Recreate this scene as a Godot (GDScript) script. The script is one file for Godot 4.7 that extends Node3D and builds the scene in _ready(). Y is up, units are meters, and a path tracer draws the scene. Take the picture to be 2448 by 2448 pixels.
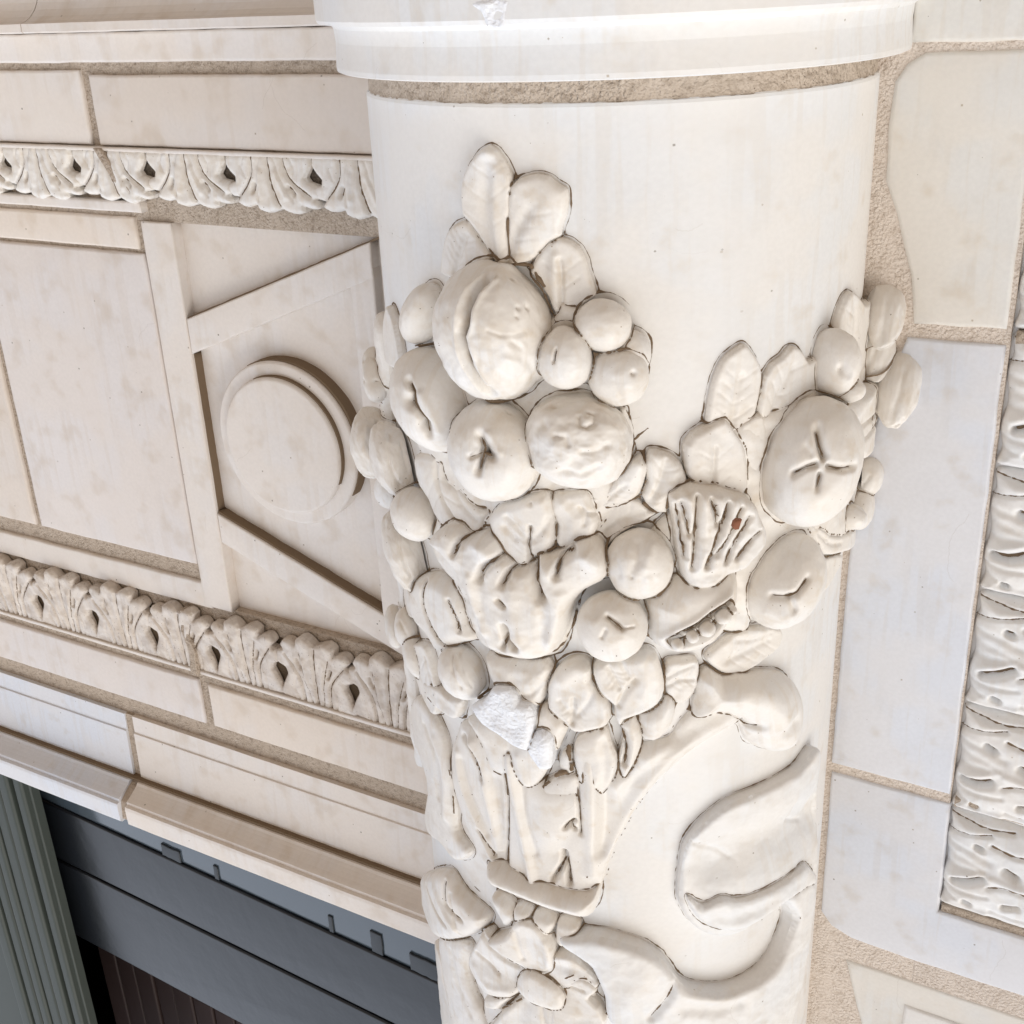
extends Node3D
# Terracotta facade seen from below: an engaged column hung with carved fruit, a panelled wall on each side, a window sill over it.
# Lengths in the shape lists are millimetres. On the column a point is (arc length round the shaft, height).

const R := 250.0
var rng := RandomNumberGenerator.new()
var noise := FastNoiseLite.new()
var glaze: StandardMaterial3D
var glaze_cream: StandardMaterial3D
var glaze_wall: StandardMaterial3D
var mortar: StandardMaterial3D
var mortar_pale: StandardMaterial3D
var dirt: StandardMaterial3D
var repair: StandardMaterial3D
var clay: StandardMaterial3D
var grime_and_shade := {}
var grime_mode := {}
var used := {}
var here: Node3D
var part_no := 0
var grid := {}
var groove_dirt := {}
var owner_of := {}
const GX0 := -500.0
const GY0 := 80.0
const GW := 400
const GH := 760
const GC := 2.0
var map_h := PackedFloat32Array()
var map_id := PackedInt32Array()

func numbered(called: String) -> String:
	used[called] = used.get(called, -1) + 1
	return called if used[called] == 0 else "%s_%03d" % [called, used[called]]

func thing(called: String, label: String, category: String, at: Vector3, group := "") -> Node3D:
	var o := Node3D.new()
	o.name = numbered(called)
	o.position = at
	o.set_meta("label", label)
	o.set_meta("category", category)
	o.set_meta("kind", "thing")
	here = o
	if group != "":
		o.set_meta("group", group)
	add_child(o, true)
	return o

func part(root: Node3D, called: String, mesh: Mesh, m: Material, label := "") -> MeshInstance3D:
	var o := MeshInstance3D.new()
	o.name = called
	o.mesh = mesh
	o.material_override = m
	var at := Vector3.ZERO
	var p: Node = root
	while p != null and p != self:
		at += (p as Node3D).position
		p = p.get_parent()
	o.position = -at if root.get_parent() == self else Vector3.ZERO
	if label != "":
		o.set_meta("label", label)
	root.add_child(o, true)
	return o

# ---------- materials ----------
func tex(size: int, f: Callable) -> ImageTexture:
	var im := Image.create(size, size, true, Image.FORMAT_RGB8)
	for y in size:
		for x in size:
			im.set_pixel(x, y, f.call(x, y))
	im.generate_mipmaps()
	return ImageTexture.create_from_image(im)

func fnl(seed_: int, freq: float, oct := 4) -> FastNoiseLite:
	var n := FastNoiseLite.new()
	n.seed = seed_
	n.noise_type = FastNoiseLite.TYPE_SIMPLEX_SMOOTH
	n.frequency = freq
	n.fractal_octaves = oct
	return n

func seamless(n: FastNoiseLite, size: int) -> Image:
	return n.get_seamless_image(size, size, false, false, 0.2)

func glaze_texture(seed_: int, base: Color, cool: Color, stain: Color, stain_at: float, pits: int) -> ImageTexture:
	var size := 1024
	var a := seamless(fnl(seed_, .004, 4), size)
	var b := seamless(fnl(seed_ + 1, .011, 5), size)
	var c := seamless(fnl(seed_ + 2, .09, 3), size)
	var im := Image.create(size, size, true, Image.FORMAT_RGB8)
	for y in size:
		for x in size:
			var k := a.get_pixel(x, y).r
			var s := b.get_pixel(x, y).r
			var f := c.get_pixel(x, y).r
			var col := base.lerp(cool, smoothstep(.35, .7, k))
			var run := b.get_pixel((x * 3) % size, absi(512 - y) / 5 + 200).r
			col = col.lerp(stain.lerp(base, .55), .24 * smoothstep(.50, .72, run) * smoothstep(.3, .65, k))
			col = col.lerp(stain, .30 * smoothstep(stain_at, stain_at + .40, s + .12 * (f - .5)))
			col = col * (1.0 + .03 * (f - .5))
			im.set_pixel(x, y, col)
	var r := RandomNumberGenerator.new()
	r.seed = seed_ * 7 + 3
	for i in pits:
		var px := r.randi_range(2, size - 4)
		var py := r.randi_range(2, size - 4)
		var rad := r.randf_range(.6, 1.9)
		var cc := stain.darkened(r.randf_range(.1, .5))
		for dy in range(-2, 3):
			for dx in range(-2, 3):
				var d := Vector2(dx, dy).length()
				if d < rad:
					im.set_pixel(px + dx, py + dy, im.get_pixel(px + dx, py + dy).lerp(cc, .75))
	# hairline crazing
	for i in 9:
		var p := Vector2(r.randf() * size, r.randf() * size)
		var dir := r.randf() * TAU
		for k in r.randi_range(30, 160):
			dir += r.randf_range(-.25, .25)
			p += Vector2(cos(dir), sin(dir))
			var q := Vector2i(posmod(int(p.x), size), posmod(int(p.y), size))
			im.set_pixelv(q, im.get_pixelv(q).lerp(stain.darkened(.2), .16))
	im.generate_mipmaps()
	return ImageTexture.create_from_image(im)

func normal_texture(n: FastNoiseLite, size: int, bump: float) -> ImageTexture:
	var im := seamless(n, size)
	im.convert(Image.FORMAT_RGBA8)
	im.bump_map_to_normal_map(bump)
	im.generate_mipmaps()
	return ImageTexture.create_from_image(im)

func triplanar(m: StandardMaterial3D, metres: float) -> void:
	m.uv1_triplanar = true
	m.uv1_world_triplanar = true
	m.uv1_scale = Vector3.ONE / metres
	m.uv1_offset = Vector3(.37, .21, .11)
	m.uv1_triplanar_sharpness = 4.0

func make_materials() -> void:
	var wob := normal_texture(fnl(5, .012, 4), 512, 5.0)
	var mk := func(t: Texture2D, rough: float, metres: float, nscale: float) -> StandardMaterial3D:
		var m := StandardMaterial3D.new()
		m.albedo_texture = t
		m.roughness = rough
		m.metallic_specular = .5
		m.normal_enabled = true
		m.normal_texture = wob
		m.normal_scale = nscale
		triplanar(m, metres)
		return m
	glaze = mk.call(glaze_texture(11, Color(.928, .918, .903), Color(.915, .918, .92), Color(.79, .73, .65), .62, 60), .46, .62, .16)
	glaze_cream = mk.call(glaze_texture(31, Color(.935, .915, .885), Color(.93, .92, .905), Color(.78, .70, .59), .54, 120), .42, .36, .22)
	glaze_wall = mk.call(glaze_texture(51, Color(.905, .872, .838), Color(.90, .876, .855), Color(.77, .70, .615), .54, 70), .48, .75, .16)
	var sandy := func(a: Color, b: Color, dark: Color, pale: Color) -> ImageTexture:
		var grain := seamless(fnl(77, .12, 4), 512)
		var big := seamless(fnl(78, .012, 3), 512)
		var blot := seamless(fnl(79, .03, 4), 512)
		var im := Image.create(512, 512, true, Image.FORMAT_RGB8)
		for y in 512:
			for x in 512:
				var g := grain.get_pixel(x, y).r
				var c := a.lerp(b, big.get_pixel(x, y).r).lerp(dark, .5 * smoothstep(.55, .8, blot.get_pixel(x, y).r))
				im.set_pixel(x, y, c.lerp(dark, .45 * smoothstep(.60, .80, g)).lerp(pale, .35 * smoothstep(.38, .22, g)))
		im.generate_mipmaps()
		return ImageTexture.create_from_image(im)
	var rough_n := normal_texture(fnl(8, .06, 4), 512, 9.0)
	mortar = mk.call(sandy.call(Color(.725, .665, .60), Color(.785, .73, .67), Color(.56, .50, .44), Color(.86, .82, .77)), .95, .16, .8)
	mortar_pale = mk.call(sandy.call(Color(.86, .81, .76), Color(.90, .855, .81), Color(.75, .69, .63), Color(.94, .91, .875)), .95, .15, .7)
	mortar_pale.normal_texture = rough_n
	mortar_pale.metallic_specular = .2
	mortar.normal_texture = rough_n
	mortar.metallic_specular = .2
	dirt = StandardMaterial3D.new()  # dirt brown, also used as painted shade on panel and sill undersides
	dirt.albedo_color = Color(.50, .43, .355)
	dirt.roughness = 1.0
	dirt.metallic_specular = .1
	repair = mk.call(glaze_texture(91, Color(.955, .965, .98), Color(.95, .96, .98), Color(.85, .87, .90), .62, 60), .5, .14, .3)
	repair.normal_texture = normal_texture(fnl(15, .05, 3), 512, 12.0)
	clay = StandardMaterial3D.new()
	clay.albedo_color = Color(.55, .36, .27)
	clay.roughness = .95

func plain(c: Color, rough: float, spec := .5) -> StandardMaterial3D:
	var m := StandardMaterial3D.new()
	m.albedo_color = c
	m.roughness = rough
	m.metallic_specular = spec
	return m

# ---------- shaping ----------
func v2(flat: Array) -> PackedVector2Array:
	var out := PackedVector2Array()
	for i in range(0, flat.size(), 2):
		out.append(Vector2(flat[i], flat[i + 1]))
	return out

func smooth_loop(p: PackedVector2Array, step: float) -> PackedVector2Array:
	var out := PackedVector2Array()
	var n := p.size()
	for i in n:
		var a := p[(i + n - 1) % n]
		var b := p[i]
		var c := p[(i + 1) % n]
		var d := p[(i + 2) % n]
		var k := clampi(int(b.distance_to(c) / step), 1, 8)
		for j in k:
			out.append(b.cubic_interpolate(c, a, d, float(j) / k))
	return out

func smooth_line(p: PackedVector2Array, step: float) -> PackedVector2Array:
	var out := PackedVector2Array()
	var n := p.size()
	for i in n - 1:
		var a := p[maxi(i - 1, 0)]
		var d := p[mini(i + 2, n - 1)]
		var k := clampi(int(p[i].distance_to(p[i + 1]) / step), 1, 30)
		for j in k:
			out.append(p[i].cubic_interpolate(p[i + 1], a, d, float(j) / k))
	out.append(p[n - 1])
	return out

func place(mode: float, p: Vector2, h: float) -> Vector3:   # mode 0: on the shaft; otherwise on a wall plane at z = mode (mm)
	if mode == 0.0:
		var th := p.x / R
		var r := (R + h) * .001
		return Vector3(r * sin(th), p.y * .001, r * cos(th))
	return Vector3(p.x, p.y, mode + h) * .001

func note(s: float, y: float, h: float) -> void:   # what stands where on the shaft, for the dirt that settles between parts
	var i := int((s - GX0) / GC)
	var j := int((y - GY0) / GC)
	for dj in 2:
		for di in 2:
			var a := i + di
			var b := j + dj
			if a >= 0 and b >= 0 and a < GW and b < GH and h > map_h[b * GW + a]:
				map_h[b * GW + a] = h
				map_id[b * GW + a] = part_no

func finish(st: SurfaceTool) -> ArrayMesh:
	st.index()
	st.generate_normals()
	return st.commit()

# A carved patch: outline -> rounded slab lying on the shaft or a wall. o: h height, w width of the rounded edge, e share of h that the edge drops sheer,
# base, c cell, dome, dw, tilt, g grooves [width, depth, x, y, x, y ...], n roughness of hand, sharp
func carve(mode: float, flat: Array, o: Dictionary) -> ArrayMesh:
	var raw := v2(flat)
	var cell: float = o.get("c", 1.6)
	var poly := raw if o.has("sharp") else smooth_loop(raw, 6.0)
	if Geometry2D.is_polygon_clockwise(poly):
		poly.reverse()
	var lo := poly[0]
	var hi := poly[0]
	for p in poly:
		lo = lo.min(p)
		hi = hi.max(p)
	var H: float = o.get("h", 8.0)
	var w: float = o.get("w", 6.0)
	var e: float = o.get("e", .3)
	var base: float = o.get("base", 0.0)
	var dome: float = o.get("dome", 0.0)
	var dw: float = o.get("dw", 30.0)
	var tilt := Vector2(o.tilt[0], o.tilt[1]) if o.has("tilt") else Vector2.ZERO
	var amp: float = o.get("n", .5)
	var sink: float = o.get("sink", 6.0) + base
	var mid := (lo + hi) / 2.0
	var lines: Array = []
	for g in o.get("g", []):
		lines.append([g[0], g[1], smooth_line(v2(g.slice(2)), 7.0)])
	var nx := int((hi.x - lo.x) / cell) + 3
	var ny := int((hi.y - lo.y) / cell) + 3
	var np := poly.size()
	var at := PackedVector2Array()
	var hh := PackedFloat32Array()
	var ok := PackedByteArray()
	var shift := mid * .37
	for j in ny:
		for i in nx:
			var p := lo + Vector2(i - 1, j - 1) * cell
			var inside := Geometry2D.is_point_in_polygon(p, poly)
			var best := 1e9
			var near := p
			for k in np:
				var q := Geometry2D.get_closest_point_to_segment(p, poly[k], poly[(k + 1) % np])
				var d := p.distance_squared_to(q)
				if d < best:
					best = d
					near = q
			best = sqrt(best)
			var keep := inside
			if best < cell * .55:
				p = near
				best = 0.0
				keep = true
			var h := base
			if keep:
				var t := clampf(best / w, 0.0, 1.0)
				h += H * (e + (1.0 - e) * sqrt(1.0 - (1.0 - t) * (1.0 - t)))
				if dome != 0.0:
					var td := 1.0 - minf(best / dw, 1.0)
					h += dome * (1.0 - td * td)
				h += tilt.dot(p - mid)
				var fade := minf(best / 3.0, 1.0)
				for g in lines:
					var gw: float = g[0]
					var gp: PackedVector2Array = g[2]
					var gb := 1e9
					for k in gp.size() - 1:
						var q2 := Geometry2D.get_closest_point_to_segment(p, gp[k], gp[k + 1])
						gb = minf(gb, p.distance_squared_to(q2))
					if gb < gw * gw * 9.0:
						h -= g[1] * exp(-gb / (gw * gw)) * fade
				h += amp * fade * (noise.get_noise_2d((p.x + shift.x) * 3.2, (p.y + shift.y) * 3.2) * 1.6)
			at.append(p)
			hh.append(h)
			ok.append(1 if keep else 0)
	grid = {"lo": lo, "cell": cell, "nx": nx, "ny": ny, "h": hh}
	var st := SurfaceTool.new()
	st.begin(Mesh.PRIMITIVE_TRIANGLES)
	st.set_smooth_group(0)
	var ids := {}
	var order := PackedInt32Array()
	for j in ny - 1:
		for i in nx - 1:
			var a := j * nx + i
			var q := [a, a + 1, a + nx + 1, a + nx]
			var n := ok[q[0]] + ok[q[1]] + ok[q[2]] + ok[q[3]]
			if n < 3:
				continue
			var tris: Array
			if n == 4:
				tris = [[q[0], q[1], q[2]], [q[0], q[2], q[3]]] if (i + j) % 2 == 0 else [[q[0], q[1], q[3]], [q[1], q[2], q[3]]]
			else:
				var t3 := []
				for k in q:
					if ok[k] == 1:
						t3.append(k)
				tris = [t3]
			for t in tris:
				var A: Vector2 = at[t[0]]
				var ar: float = (at[t[1]] - A).cross(at[t[2]] - A)
				if ar > 0.0:
					t = [t[0], t[2], t[1]]
				for k in 3:
					order.append(t[k])
	part_no += 1
	owner_of[part_no] = here
	for k in order:
		if not ids.has(k):
			ids[k] = ids.size()
			if mode == 0.0:
				note(at[k].x, at[k].y, hh[k])
			st.add_vertex(place(mode, at[k], hh[k]))
	for k in order:
		st.add_index(ids[k])
	var first := ids.size()
	var many := 0
	var bottom: float = minf(-1.5, base - 2.0) if o.get("sink", 6.0) > 5.0 else base - o.sink
	for k in np:
		var A := poly[k]
		var B := poly[(k + 1) % np]
		var cut := maxi(1, int(A.distance_to(B) / 3.0))
		for q in cut:
			var p := A.lerp(B, float(q) / cut)
			var h := base + H * e + tilt.dot(p - mid)
			st.add_vertex(place(mode, p, h))
			st.add_vertex(place(mode, p, bottom))
			many += 1
	for k in many:
		var u := first + 2 * k
		var v := first + 2 * ((k + 1) % many)
		for q in [u, v, v + 1, u, v + 1, u + 1]:
			st.add_index(q)
	st.generate_normals()
	return st.commit()

# A rounded fruit. b = [arc, height, out, ra, rb, rc, turn]; f = features: ["d", radius, depth, x, y, z] dimple, ["g", width, depth, x, y, z ...] groove (hundredths of the unit sphere)
func fruit_mesh(mode: float, b: Array, f: Array, o: Dictionary) -> ArrayMesh:
	var c := place(mode, Vector2(b[0], b[1]), b[2] if mode == 0.0 else b[2] - mode)
	var n := Vector3(sin(b[0] / R), 0, cos(b[0] / R)) if mode == 0.0 else Vector3(0, 0, 1)
	var t := Vector3(n.z, 0, -n.x)
	var e1 := t * cos(b[6]) + Vector3.UP * sin(b[6])
	var e2 := Vector3.UP * cos(b[6]) - t * sin(b[6])
	var size: float = maxf(b[3], b[4])
	var seg := clampi(int(TAU * size / 1.5), 24, 150)
	var rings := clampi(int(2.2 * size / 1.3), 12, 80)
	var last: float = o.get("phi", 2.1)
	var amp: float = o.get("n", .016)
	var lump: float = o.get("lump", .02) + .025
	var ns: float = b[0] * .7 + b[1] * .3
	var feats: Array = []
	for g in f:
		var pts := PackedVector3Array()
		for k in range(3, g.size(), 3):
			pts.append(Vector3(g[k], g[k + 1], g[k + 2]) / 100.0)
		feats.append([g[0], g[1], g[2], pts])
	var st := SurfaceTool.new()
	st.begin(Mesh.PRIMITIVE_TRIANGLES)
	st.set_smooth_group(0)
	part_no += 1
	owner_of[part_no] = here
	for i in rings + 1:
		var ph := last * i / rings
		for j in seg:
			var a := TAU * j / seg
			var q := Vector3(sin(ph) * cos(a), sin(ph) * sin(a), cos(ph))
			var d := 0.0
			for g in feats:
				var pts: PackedVector3Array = g[3]
				var best := 1e9
				if pts.size() == 1:
					best = q.distance_squared_to(pts[0])
				else:
					for k in pts.size() - 1:
						best = minf(best, q.distance_squared_to(Geometry3D.get_closest_point_to_segment(q, pts[k], pts[k + 1])))
				var w: float = g[1]
				if best < w * w * 9.0:
					d -= g[2] * exp(-best / (w * w))
			d += lump * noise.get_noise_3d(q.x * 55.0 + ns, q.y * 55.0, q.z * 55.0) + amp * noise.get_noise_3d(q.x * 190.0, q.y * 190.0 + ns, q.z * 190.0)
			if o.has("taper"):   # narrower towards +e2 (positive) or -e2
				var k2: float = 1.0 - o.taper * q.y
				q = Vector3(q.x * k2, q.y, q.z * (1.0 - .5 * o.taper * q.y))
			if o.has("square"):
				var m := pow(pow(absf(q.x), 3.0) + pow(absf(q.y), 3.0) + pow(absf(q.z), 3.0), 1.0 / 3.0)
				q = q.lerp(q / m, o.square)
			if o.has("point"):
				q.x *= 1.0 - o.point * q.y * q.y
			q *= 1.0 + d
			var at: Vector3 = c + (e1 * q.x * b[3] + e2 * q.y * b[4] + n * q.z * b[5]) * .001
			if mode == 0.0 and ph < 1.75:
				note(atan2(at.x, at.z) * R, at.y * 1000.0, Vector2(at.x, at.z).length() * 1000.0 - R)
			st.add_vertex(at)
	for i in rings:
		for j in seg:
			var a := i * seg + j
			var bb := i * seg + (j + 1) % seg
			if i == 0:
				for k in [a, bb + seg, a + seg]:
					st.add_index(k)
			else:
				for k in [a, bb, a + seg, bb, bb + seg, a + seg]:
					st.add_index(k)
	st.generate_normals()
	return st.commit()

# broken beads of dirt lying in the crack along a line
func bead(root: Node3D, mode: float, pts: PackedVector2Array, h: float, r: float, much: float, closed := false) -> void:
	var st := grime_of(root)
	var line := PackedVector2Array()
	var n := pts.size()
	for i in (n if closed else n - 1):
		var a := pts[i]
		var b := pts[(i + 1) % n]
		var k := maxi(1, int(a.distance_to(b) / 1.6))
		for j in k:
			line.append(a.lerp(b, float(j) / k))
	line.append(pts[0] if closed else pts[n - 1])
	var run := 0
	var prev := PackedVector3Array()
	var seedn := pts[0].x * 1.7 + pts[0].y
	for i in line.size():
		var p := line[i]
		var dir := (line[mini(i + 1, line.size() - 1)] - line[maxi(i - 1, 0)]).normalized()
		var out := Vector2(dir.y, -dir.x)
		var v := noise.get_noise_2d(p.x * 4.0 + seedn, p.y * 4.0) + .5 * noise.get_noise_2d(p.x * 17.0, p.y * 17.0 + seedn)
		var rr := r * clampf(.9 + 1.1 * v, .0, 1.7)
		var on := v > (.45 - much) and rr > .12
		p += out * (.25 + noise.get_noise_2d(p.y * 23.0, p.x * 23.0) * .5)
		var ring := PackedVector3Array()
		if on:
			for k in 5:
				var a := PI * (k / 4.0)
				ring.append(place(mode, p + out * cos(a) * rr, h - .3 + sin(a) * rr * .9))
			if prev.size() == 5:
				for k in 4:
					for q in [prev[k], ring[k], prev[k + 1], ring[k], ring[k + 1], prev[k + 1]]:
						st.add_vertex(q)
		prev = ring

func lay(root: Node3D, called: String, flat: Array, o := {}, m: Material = null, mode := 0.0, label := "") -> MeshInstance3D:
	if called == "leaf" or called == "calyx_cup" or called == "bell_flower" or called == "petal":
		o = o.duplicate()
		o["w"] = o.get("w", 6.0) * .55
		o["e"] = maxf(o.get("e", .3), .42)
		o["c"] = minf(o.get("c", 1.6), 1.25)
		if called == "leaf" and o.has("g"):
			var rib: Array = o.g[0].slice(2)
			var all: Array = o.g.duplicate()
			var pts := smooth_line(v2(rib), 5.0)
			var reach: float = pts[0].distance_to(pts[pts.size() - 1]) * .42
			var dir := (pts[pts.size() - 1] - pts[0]).normalized()
			for k in range(1, pts.size() - 1, maxi(1, pts.size() / 4)):
				for side in [-1.0, 1.0]:
					var a: Vector2 = pts[k] + dir.orthogonal() * side * 2.0
					var b: Vector2 = a + (dir * .75 + dir.orthogonal() * side).normalized() * reach * rng.randf_range(.7, 1.1)
					all.append([1.5, rng.randf_range(.25, .8), a.x, a.y, b.x, b.y])
			o["g"] = all
	var mesh := carve(mode, flat, o)
	var node := part(root, called, mesh, m if m != null else glaze_cream, label)
	for g in o.get("g", []):
		if mode == 0.0 and g[1] >= 5.0 and g[0] < 6.0:
			var line := smooth_line(v2(g.slice(2)), 1.6)
			var last := Vector3.ZERO
			var last_w := 0.0
			for k in line.size():
				var p := line[k]
				var i := clampi(int((p.x - GX0) / GC + .5), 0, GW - 1)
				var j := clampi(int((p.y - GY0) / GC + .5), 0, GH - 1)
				var up := Vector3(sin(p.x / R), 0, cos(p.x / R))
				var w: float = minf(1.5, g[0] * .42) * clampf(.75 + 1.3 * noise.get_noise_2d(p.x * 7.0, p.y * 7.0), 0.0, 1.4) * minf(1.0, .3 + .25 * minf(k, line.size() - 1 - k))
				var at := place(0.0, p, map_h[j * GW + i] - .9)
				if k > 0:
					seam(root, last, at, up, up, last_w, w, .9)
				last = at
				last_w = w
	return node

func fruit(root: Node3D, called: String, b: Array, f := [], o := {}, m: Material = null, mode := 0.0, label := "") -> MeshInstance3D:
	var node := part(root, called, fruit_mesh(mode, b, f, o), m if m != null else glaze_cream, label)
	if mode == 0.0:
		var n := Vector3(sin(b[0] / R), 0, cos(b[0] / R))
		var t := Vector3(n.z, 0, -n.x)
		var e1 := t * cos(b[6]) + Vector3.UP * sin(b[6])
		var e2 := Vector3.UP * cos(b[6]) - t * sin(b[6])
		var c := place(0.0, Vector2(b[0], b[1]), b[2])
		for g in f:
			if g[2] < .12 or (g[0] == "d" and g[1] > .2):
				continue
			var pts: Array = []
			for k in range(3, g.size(), 3):
				pts.append(Vector3(g[k], g[k + 1], g[k + 2]) / 100.0)
			for k in pts.size():
				var q0: Vector3 = pts[k]
				var q1: Vector3 = pts[mini(k + 1, pts.size() - 1)]
				var many := maxi(1, int(q0.distance_to(q1) * b[4] / 1.2))
				var last := Vector3.ZERO
				var last_w := 0.0
				for i in many + 1:
					var q: Vector3 = q0.lerp(q1, float(i) / many).normalized()
					var up: Vector3 = (e1 * q.x / b[3] + e2 * q.y / b[4] + n * q.z / b[5]).normalized()
					var w: float = clampf(g[1] * b[3] * .42, .4, 1.9) * clampf(.8 + 1.2 * noise.get_noise_3d(q.x * 160.0, q.y * 160.0, q.z * 160.0), 0.1, 1.5)
					if (k == 0 and i < 2) or (k >= pts.size() - 2 and i > many - 2):
						w *= .4
					q *= 1.0 - g[2] * .67
					var at: Vector3 = c + (e1 * q.x * b[3] + e2 * q.y * b[4] + n * q.z * b[5]) * .001
					if pts.size() == 1:
						crumb(root, at, up, w * 1.2, .6)
						break
					if i > 0:
						seam(root, last, at, up, up, last_w, w, .9)
					last = at
					last_w = w
	return node

func crumbs(root: Node3D, mode: float, flat: Array, h: float, r := .7, much := .6) -> void:
	bead(root, mode, smooth_line(v2(flat), 6.0), h, r, much)

func crumb(root: Node3D, p: Vector3, up: Vector3, r: float, tall := .5) -> void:
	var st := grime_of(root)
	var a := up.cross(Vector3(.31, .87, -.2)).normalized()
	var b := up.cross(a)
	var turn := rng.randf() * TAU
	var rim := PackedVector3Array()
	for k in 6:
		var t := turn + TAU * k / 6.0
		rim.append(p + (a * cos(t) + b * sin(t)) * r * rng.randf_range(.55, 1.35) * .001 - up * .0008)
	var top := p + up * r * tall * .001
	for k in 6:
		for q in [top, rim[(k + 1) % 6], rim[k]]:
			st.add_vertex(q)

func grime_of(root: Node3D) -> SurfaceTool:
	if not grime_and_shade.has(root):
		var s := SurfaceTool.new()
		s.begin(Mesh.PRIMITIVE_TRIANGLES)
		s.set_smooth_group(0)
		grime_and_shade[root] = s
	return grime_and_shade[root]

func seam(root: Node3D, a: Vector3, b: Vector3, ua: Vector3, ub: Vector3, wa: float, wb: float, tall := .55) -> void:   # a low ridge of dirt from a to b, half widths in mm
	if maxf(wa, wb) < .08 or a.distance_squared_to(b) < 1e-9:
		return
	var st := grime_of(root)
	var sa := (b - a).cross(ua).normalized()
	var sb := (b - a).cross(ub).normalized()
	var A := [a - sa * wa * .001 - ua * .0007, a + ua * wa * tall * .001, a + sa * wa * .001 - ua * .0007]
	var B := [b - sb * wb * .001 - ub * .0007, b + ub * wb * tall * .001, b + sb * wb * .001 - ub * .0007]
	for k in 2:
		for q in [A[k], B[k], A[k + 1], B[k], B[k + 1], A[k + 1]]:
			st.add_vertex(q)

func settle_in_cracks() -> void:
	var pos := {}
	var low_h := {}
	var who := {}
	var near := {}
	for j in GH - 1:
		for i in GW - 1:
			var c := [j * GW + i, j * GW + i + 1, (j + 1) * GW + i, (j + 1) * GW + i + 1]
			if map_id[c[0]] == map_id[c[1]] and map_id[c[0]] == map_id[c[2]] and map_id[c[0]] == map_id[c[3]]:
				continue
			var found := []
			for e in [[c[0], c[1], c[0] * 2], [c[2], c[3], c[2] * 2], [c[0], c[2], c[0] * 2 + 1], [c[1], c[3], c[1] * 2 + 1]]:
				if map_id[e[0]] != map_id[e[1]]:
					var key: int = e[2]
					found.append(key)
					if not pos.has(key):
						var lo: int = e[0] if map_h[e[0]] < map_h[e[1]] else e[1]
						var hi: int = e[1] if lo == e[0] else e[0]
						pos[key] = Vector2(GX0 + GC * ((int(e[0]) % GW + int(e[1]) % GW) * .5), GY0 + GC * ((int(e[0]) / GW + int(e[1]) / GW) * .5))
						low_h[key] = map_h[lo]
						who[key] = [map_id[hi], map_h[hi] - map_h[lo], 1.0 if lo < hi and hi - lo > 1 else 0.0]
						near[key] = []
			for k in found.size():
				for m in range(k + 1, found.size()):
					if found.size() == 2 or (k + m) % 2 == 1:
						near[found[k]].append(found[m])
						near[found[m]].append(found[k])
	for pass_ in 4:
		var next := {}
		var nh := {}
		for key in pos:
			var p: Vector2 = pos[key]
			var h: float = low_h[key]
			var n := 1.0
			for m in near[key]:
				p += pos[m]
				h += low_h[m]
				n += 1.0
			next[key] = p / n
			nh[key] = minf(h / n, low_h[key] + .3)
		pos = next
		low_h = nh
	var width := {}
	for key in pos:
		var p: Vector2 = pos[key]
		var v: float = noise.get_noise_2d(p.x * 2.0 + 31.0, p.y * 2.0) + .7 * noise.get_noise_2d(p.x * 9.0, p.y * 9.0 + 77.0) + .12 * who[key][2]
		var w := clampf(.80 + 1.35 * v, 0.0, 2.3)
		width[key] = w if who[key][1] > .8 else 0.0
	for key in pos:
		for m in near[key]:
			if m > key and owner_of.has(who[key][0]):
				var p: Vector2 = pos[key]
				var q: Vector2 = pos[m]
				seam(owner_of[who[key][0]], place(0.0, p, low_h[key]), place(0.0, q, low_h[m]), Vector3(sin(p.x / R), 0, cos(p.x / R)), Vector3(sin(q.x / R), 0, cos(q.x / R)), width[key], width[m])

func settle_grime() -> void:
	settle_in_cracks()
	for n in 420:   # specks and pinholes in the glaze of the carving
		var i := rng.randi_range(2, GW - 3)
		var j := rng.randi_range(2, GH - 3)
		var k := j * GW + i
		if not owner_of.has(map_id[k]) or absf(map_h[k + 1] - map_h[k - 1]) > 2.5 or absf(map_h[k + GW] - map_h[k - GW]) > 2.5:
			continue
		var s := GX0 + GC * (i + .5)
		var up := Vector3(sin(s / R), 0, cos(s / R))
		crumb(owner_of[map_id[k]], place(0.0, Vector2(s, GY0 + GC * (j + .5)), map_h[k] - .3), up, rng.randf_range(.35, 1.0), .5)
	for root in grime_and_shade:
		var st: SurfaceTool = grime_and_shade[root]
		st.index()
		st.generate_normals()
		var o := part(root, "grime_and_shade", st.commit(), dirt)
		o.set_meta("kind", "stuff")

# a rod along a line on the shaft, flattened
func rod(mode: float, flat: Array, h: float, r0: float, r1: float) -> ArrayMesh:
	var line := smooth_line(v2(flat), 4.0)
	var st := SurfaceTool.new()
	st.begin(Mesh.PRIMITIVE_TRIANGLES)
	st.set_smooth_group(0)
	var n := line.size()
	for i in n:
		var dir := (line[mini(i + 1, n - 1)] - line[maxi(i - 1, 0)]).normalized()
		var out := Vector2(dir.y, -dir.x)
		var r := lerpf(r0, r1, float(i) / (n - 1)) * (1.0 + .12 * noise.get_noise_2d(line[i].x * 4.0, line[i].y * 4.0))
		if i == 0 or i == n - 1:
			r *= .35
		for k in 10:
			var a := TAU * k / 10.0
			st.add_vertex(place(mode, line[i] + out * cos(a) * r, h + sin(a) * r))
	for i in n - 1:
		for k in 10:
			var a := i * 10 + k
			var b := i * 10 + (k + 1) % 10
			for q in [a, a + 10, b, b, a + 10, b + 10]:
				st.add_index(q)
	st.generate_normals()
	return st.commit()

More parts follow.
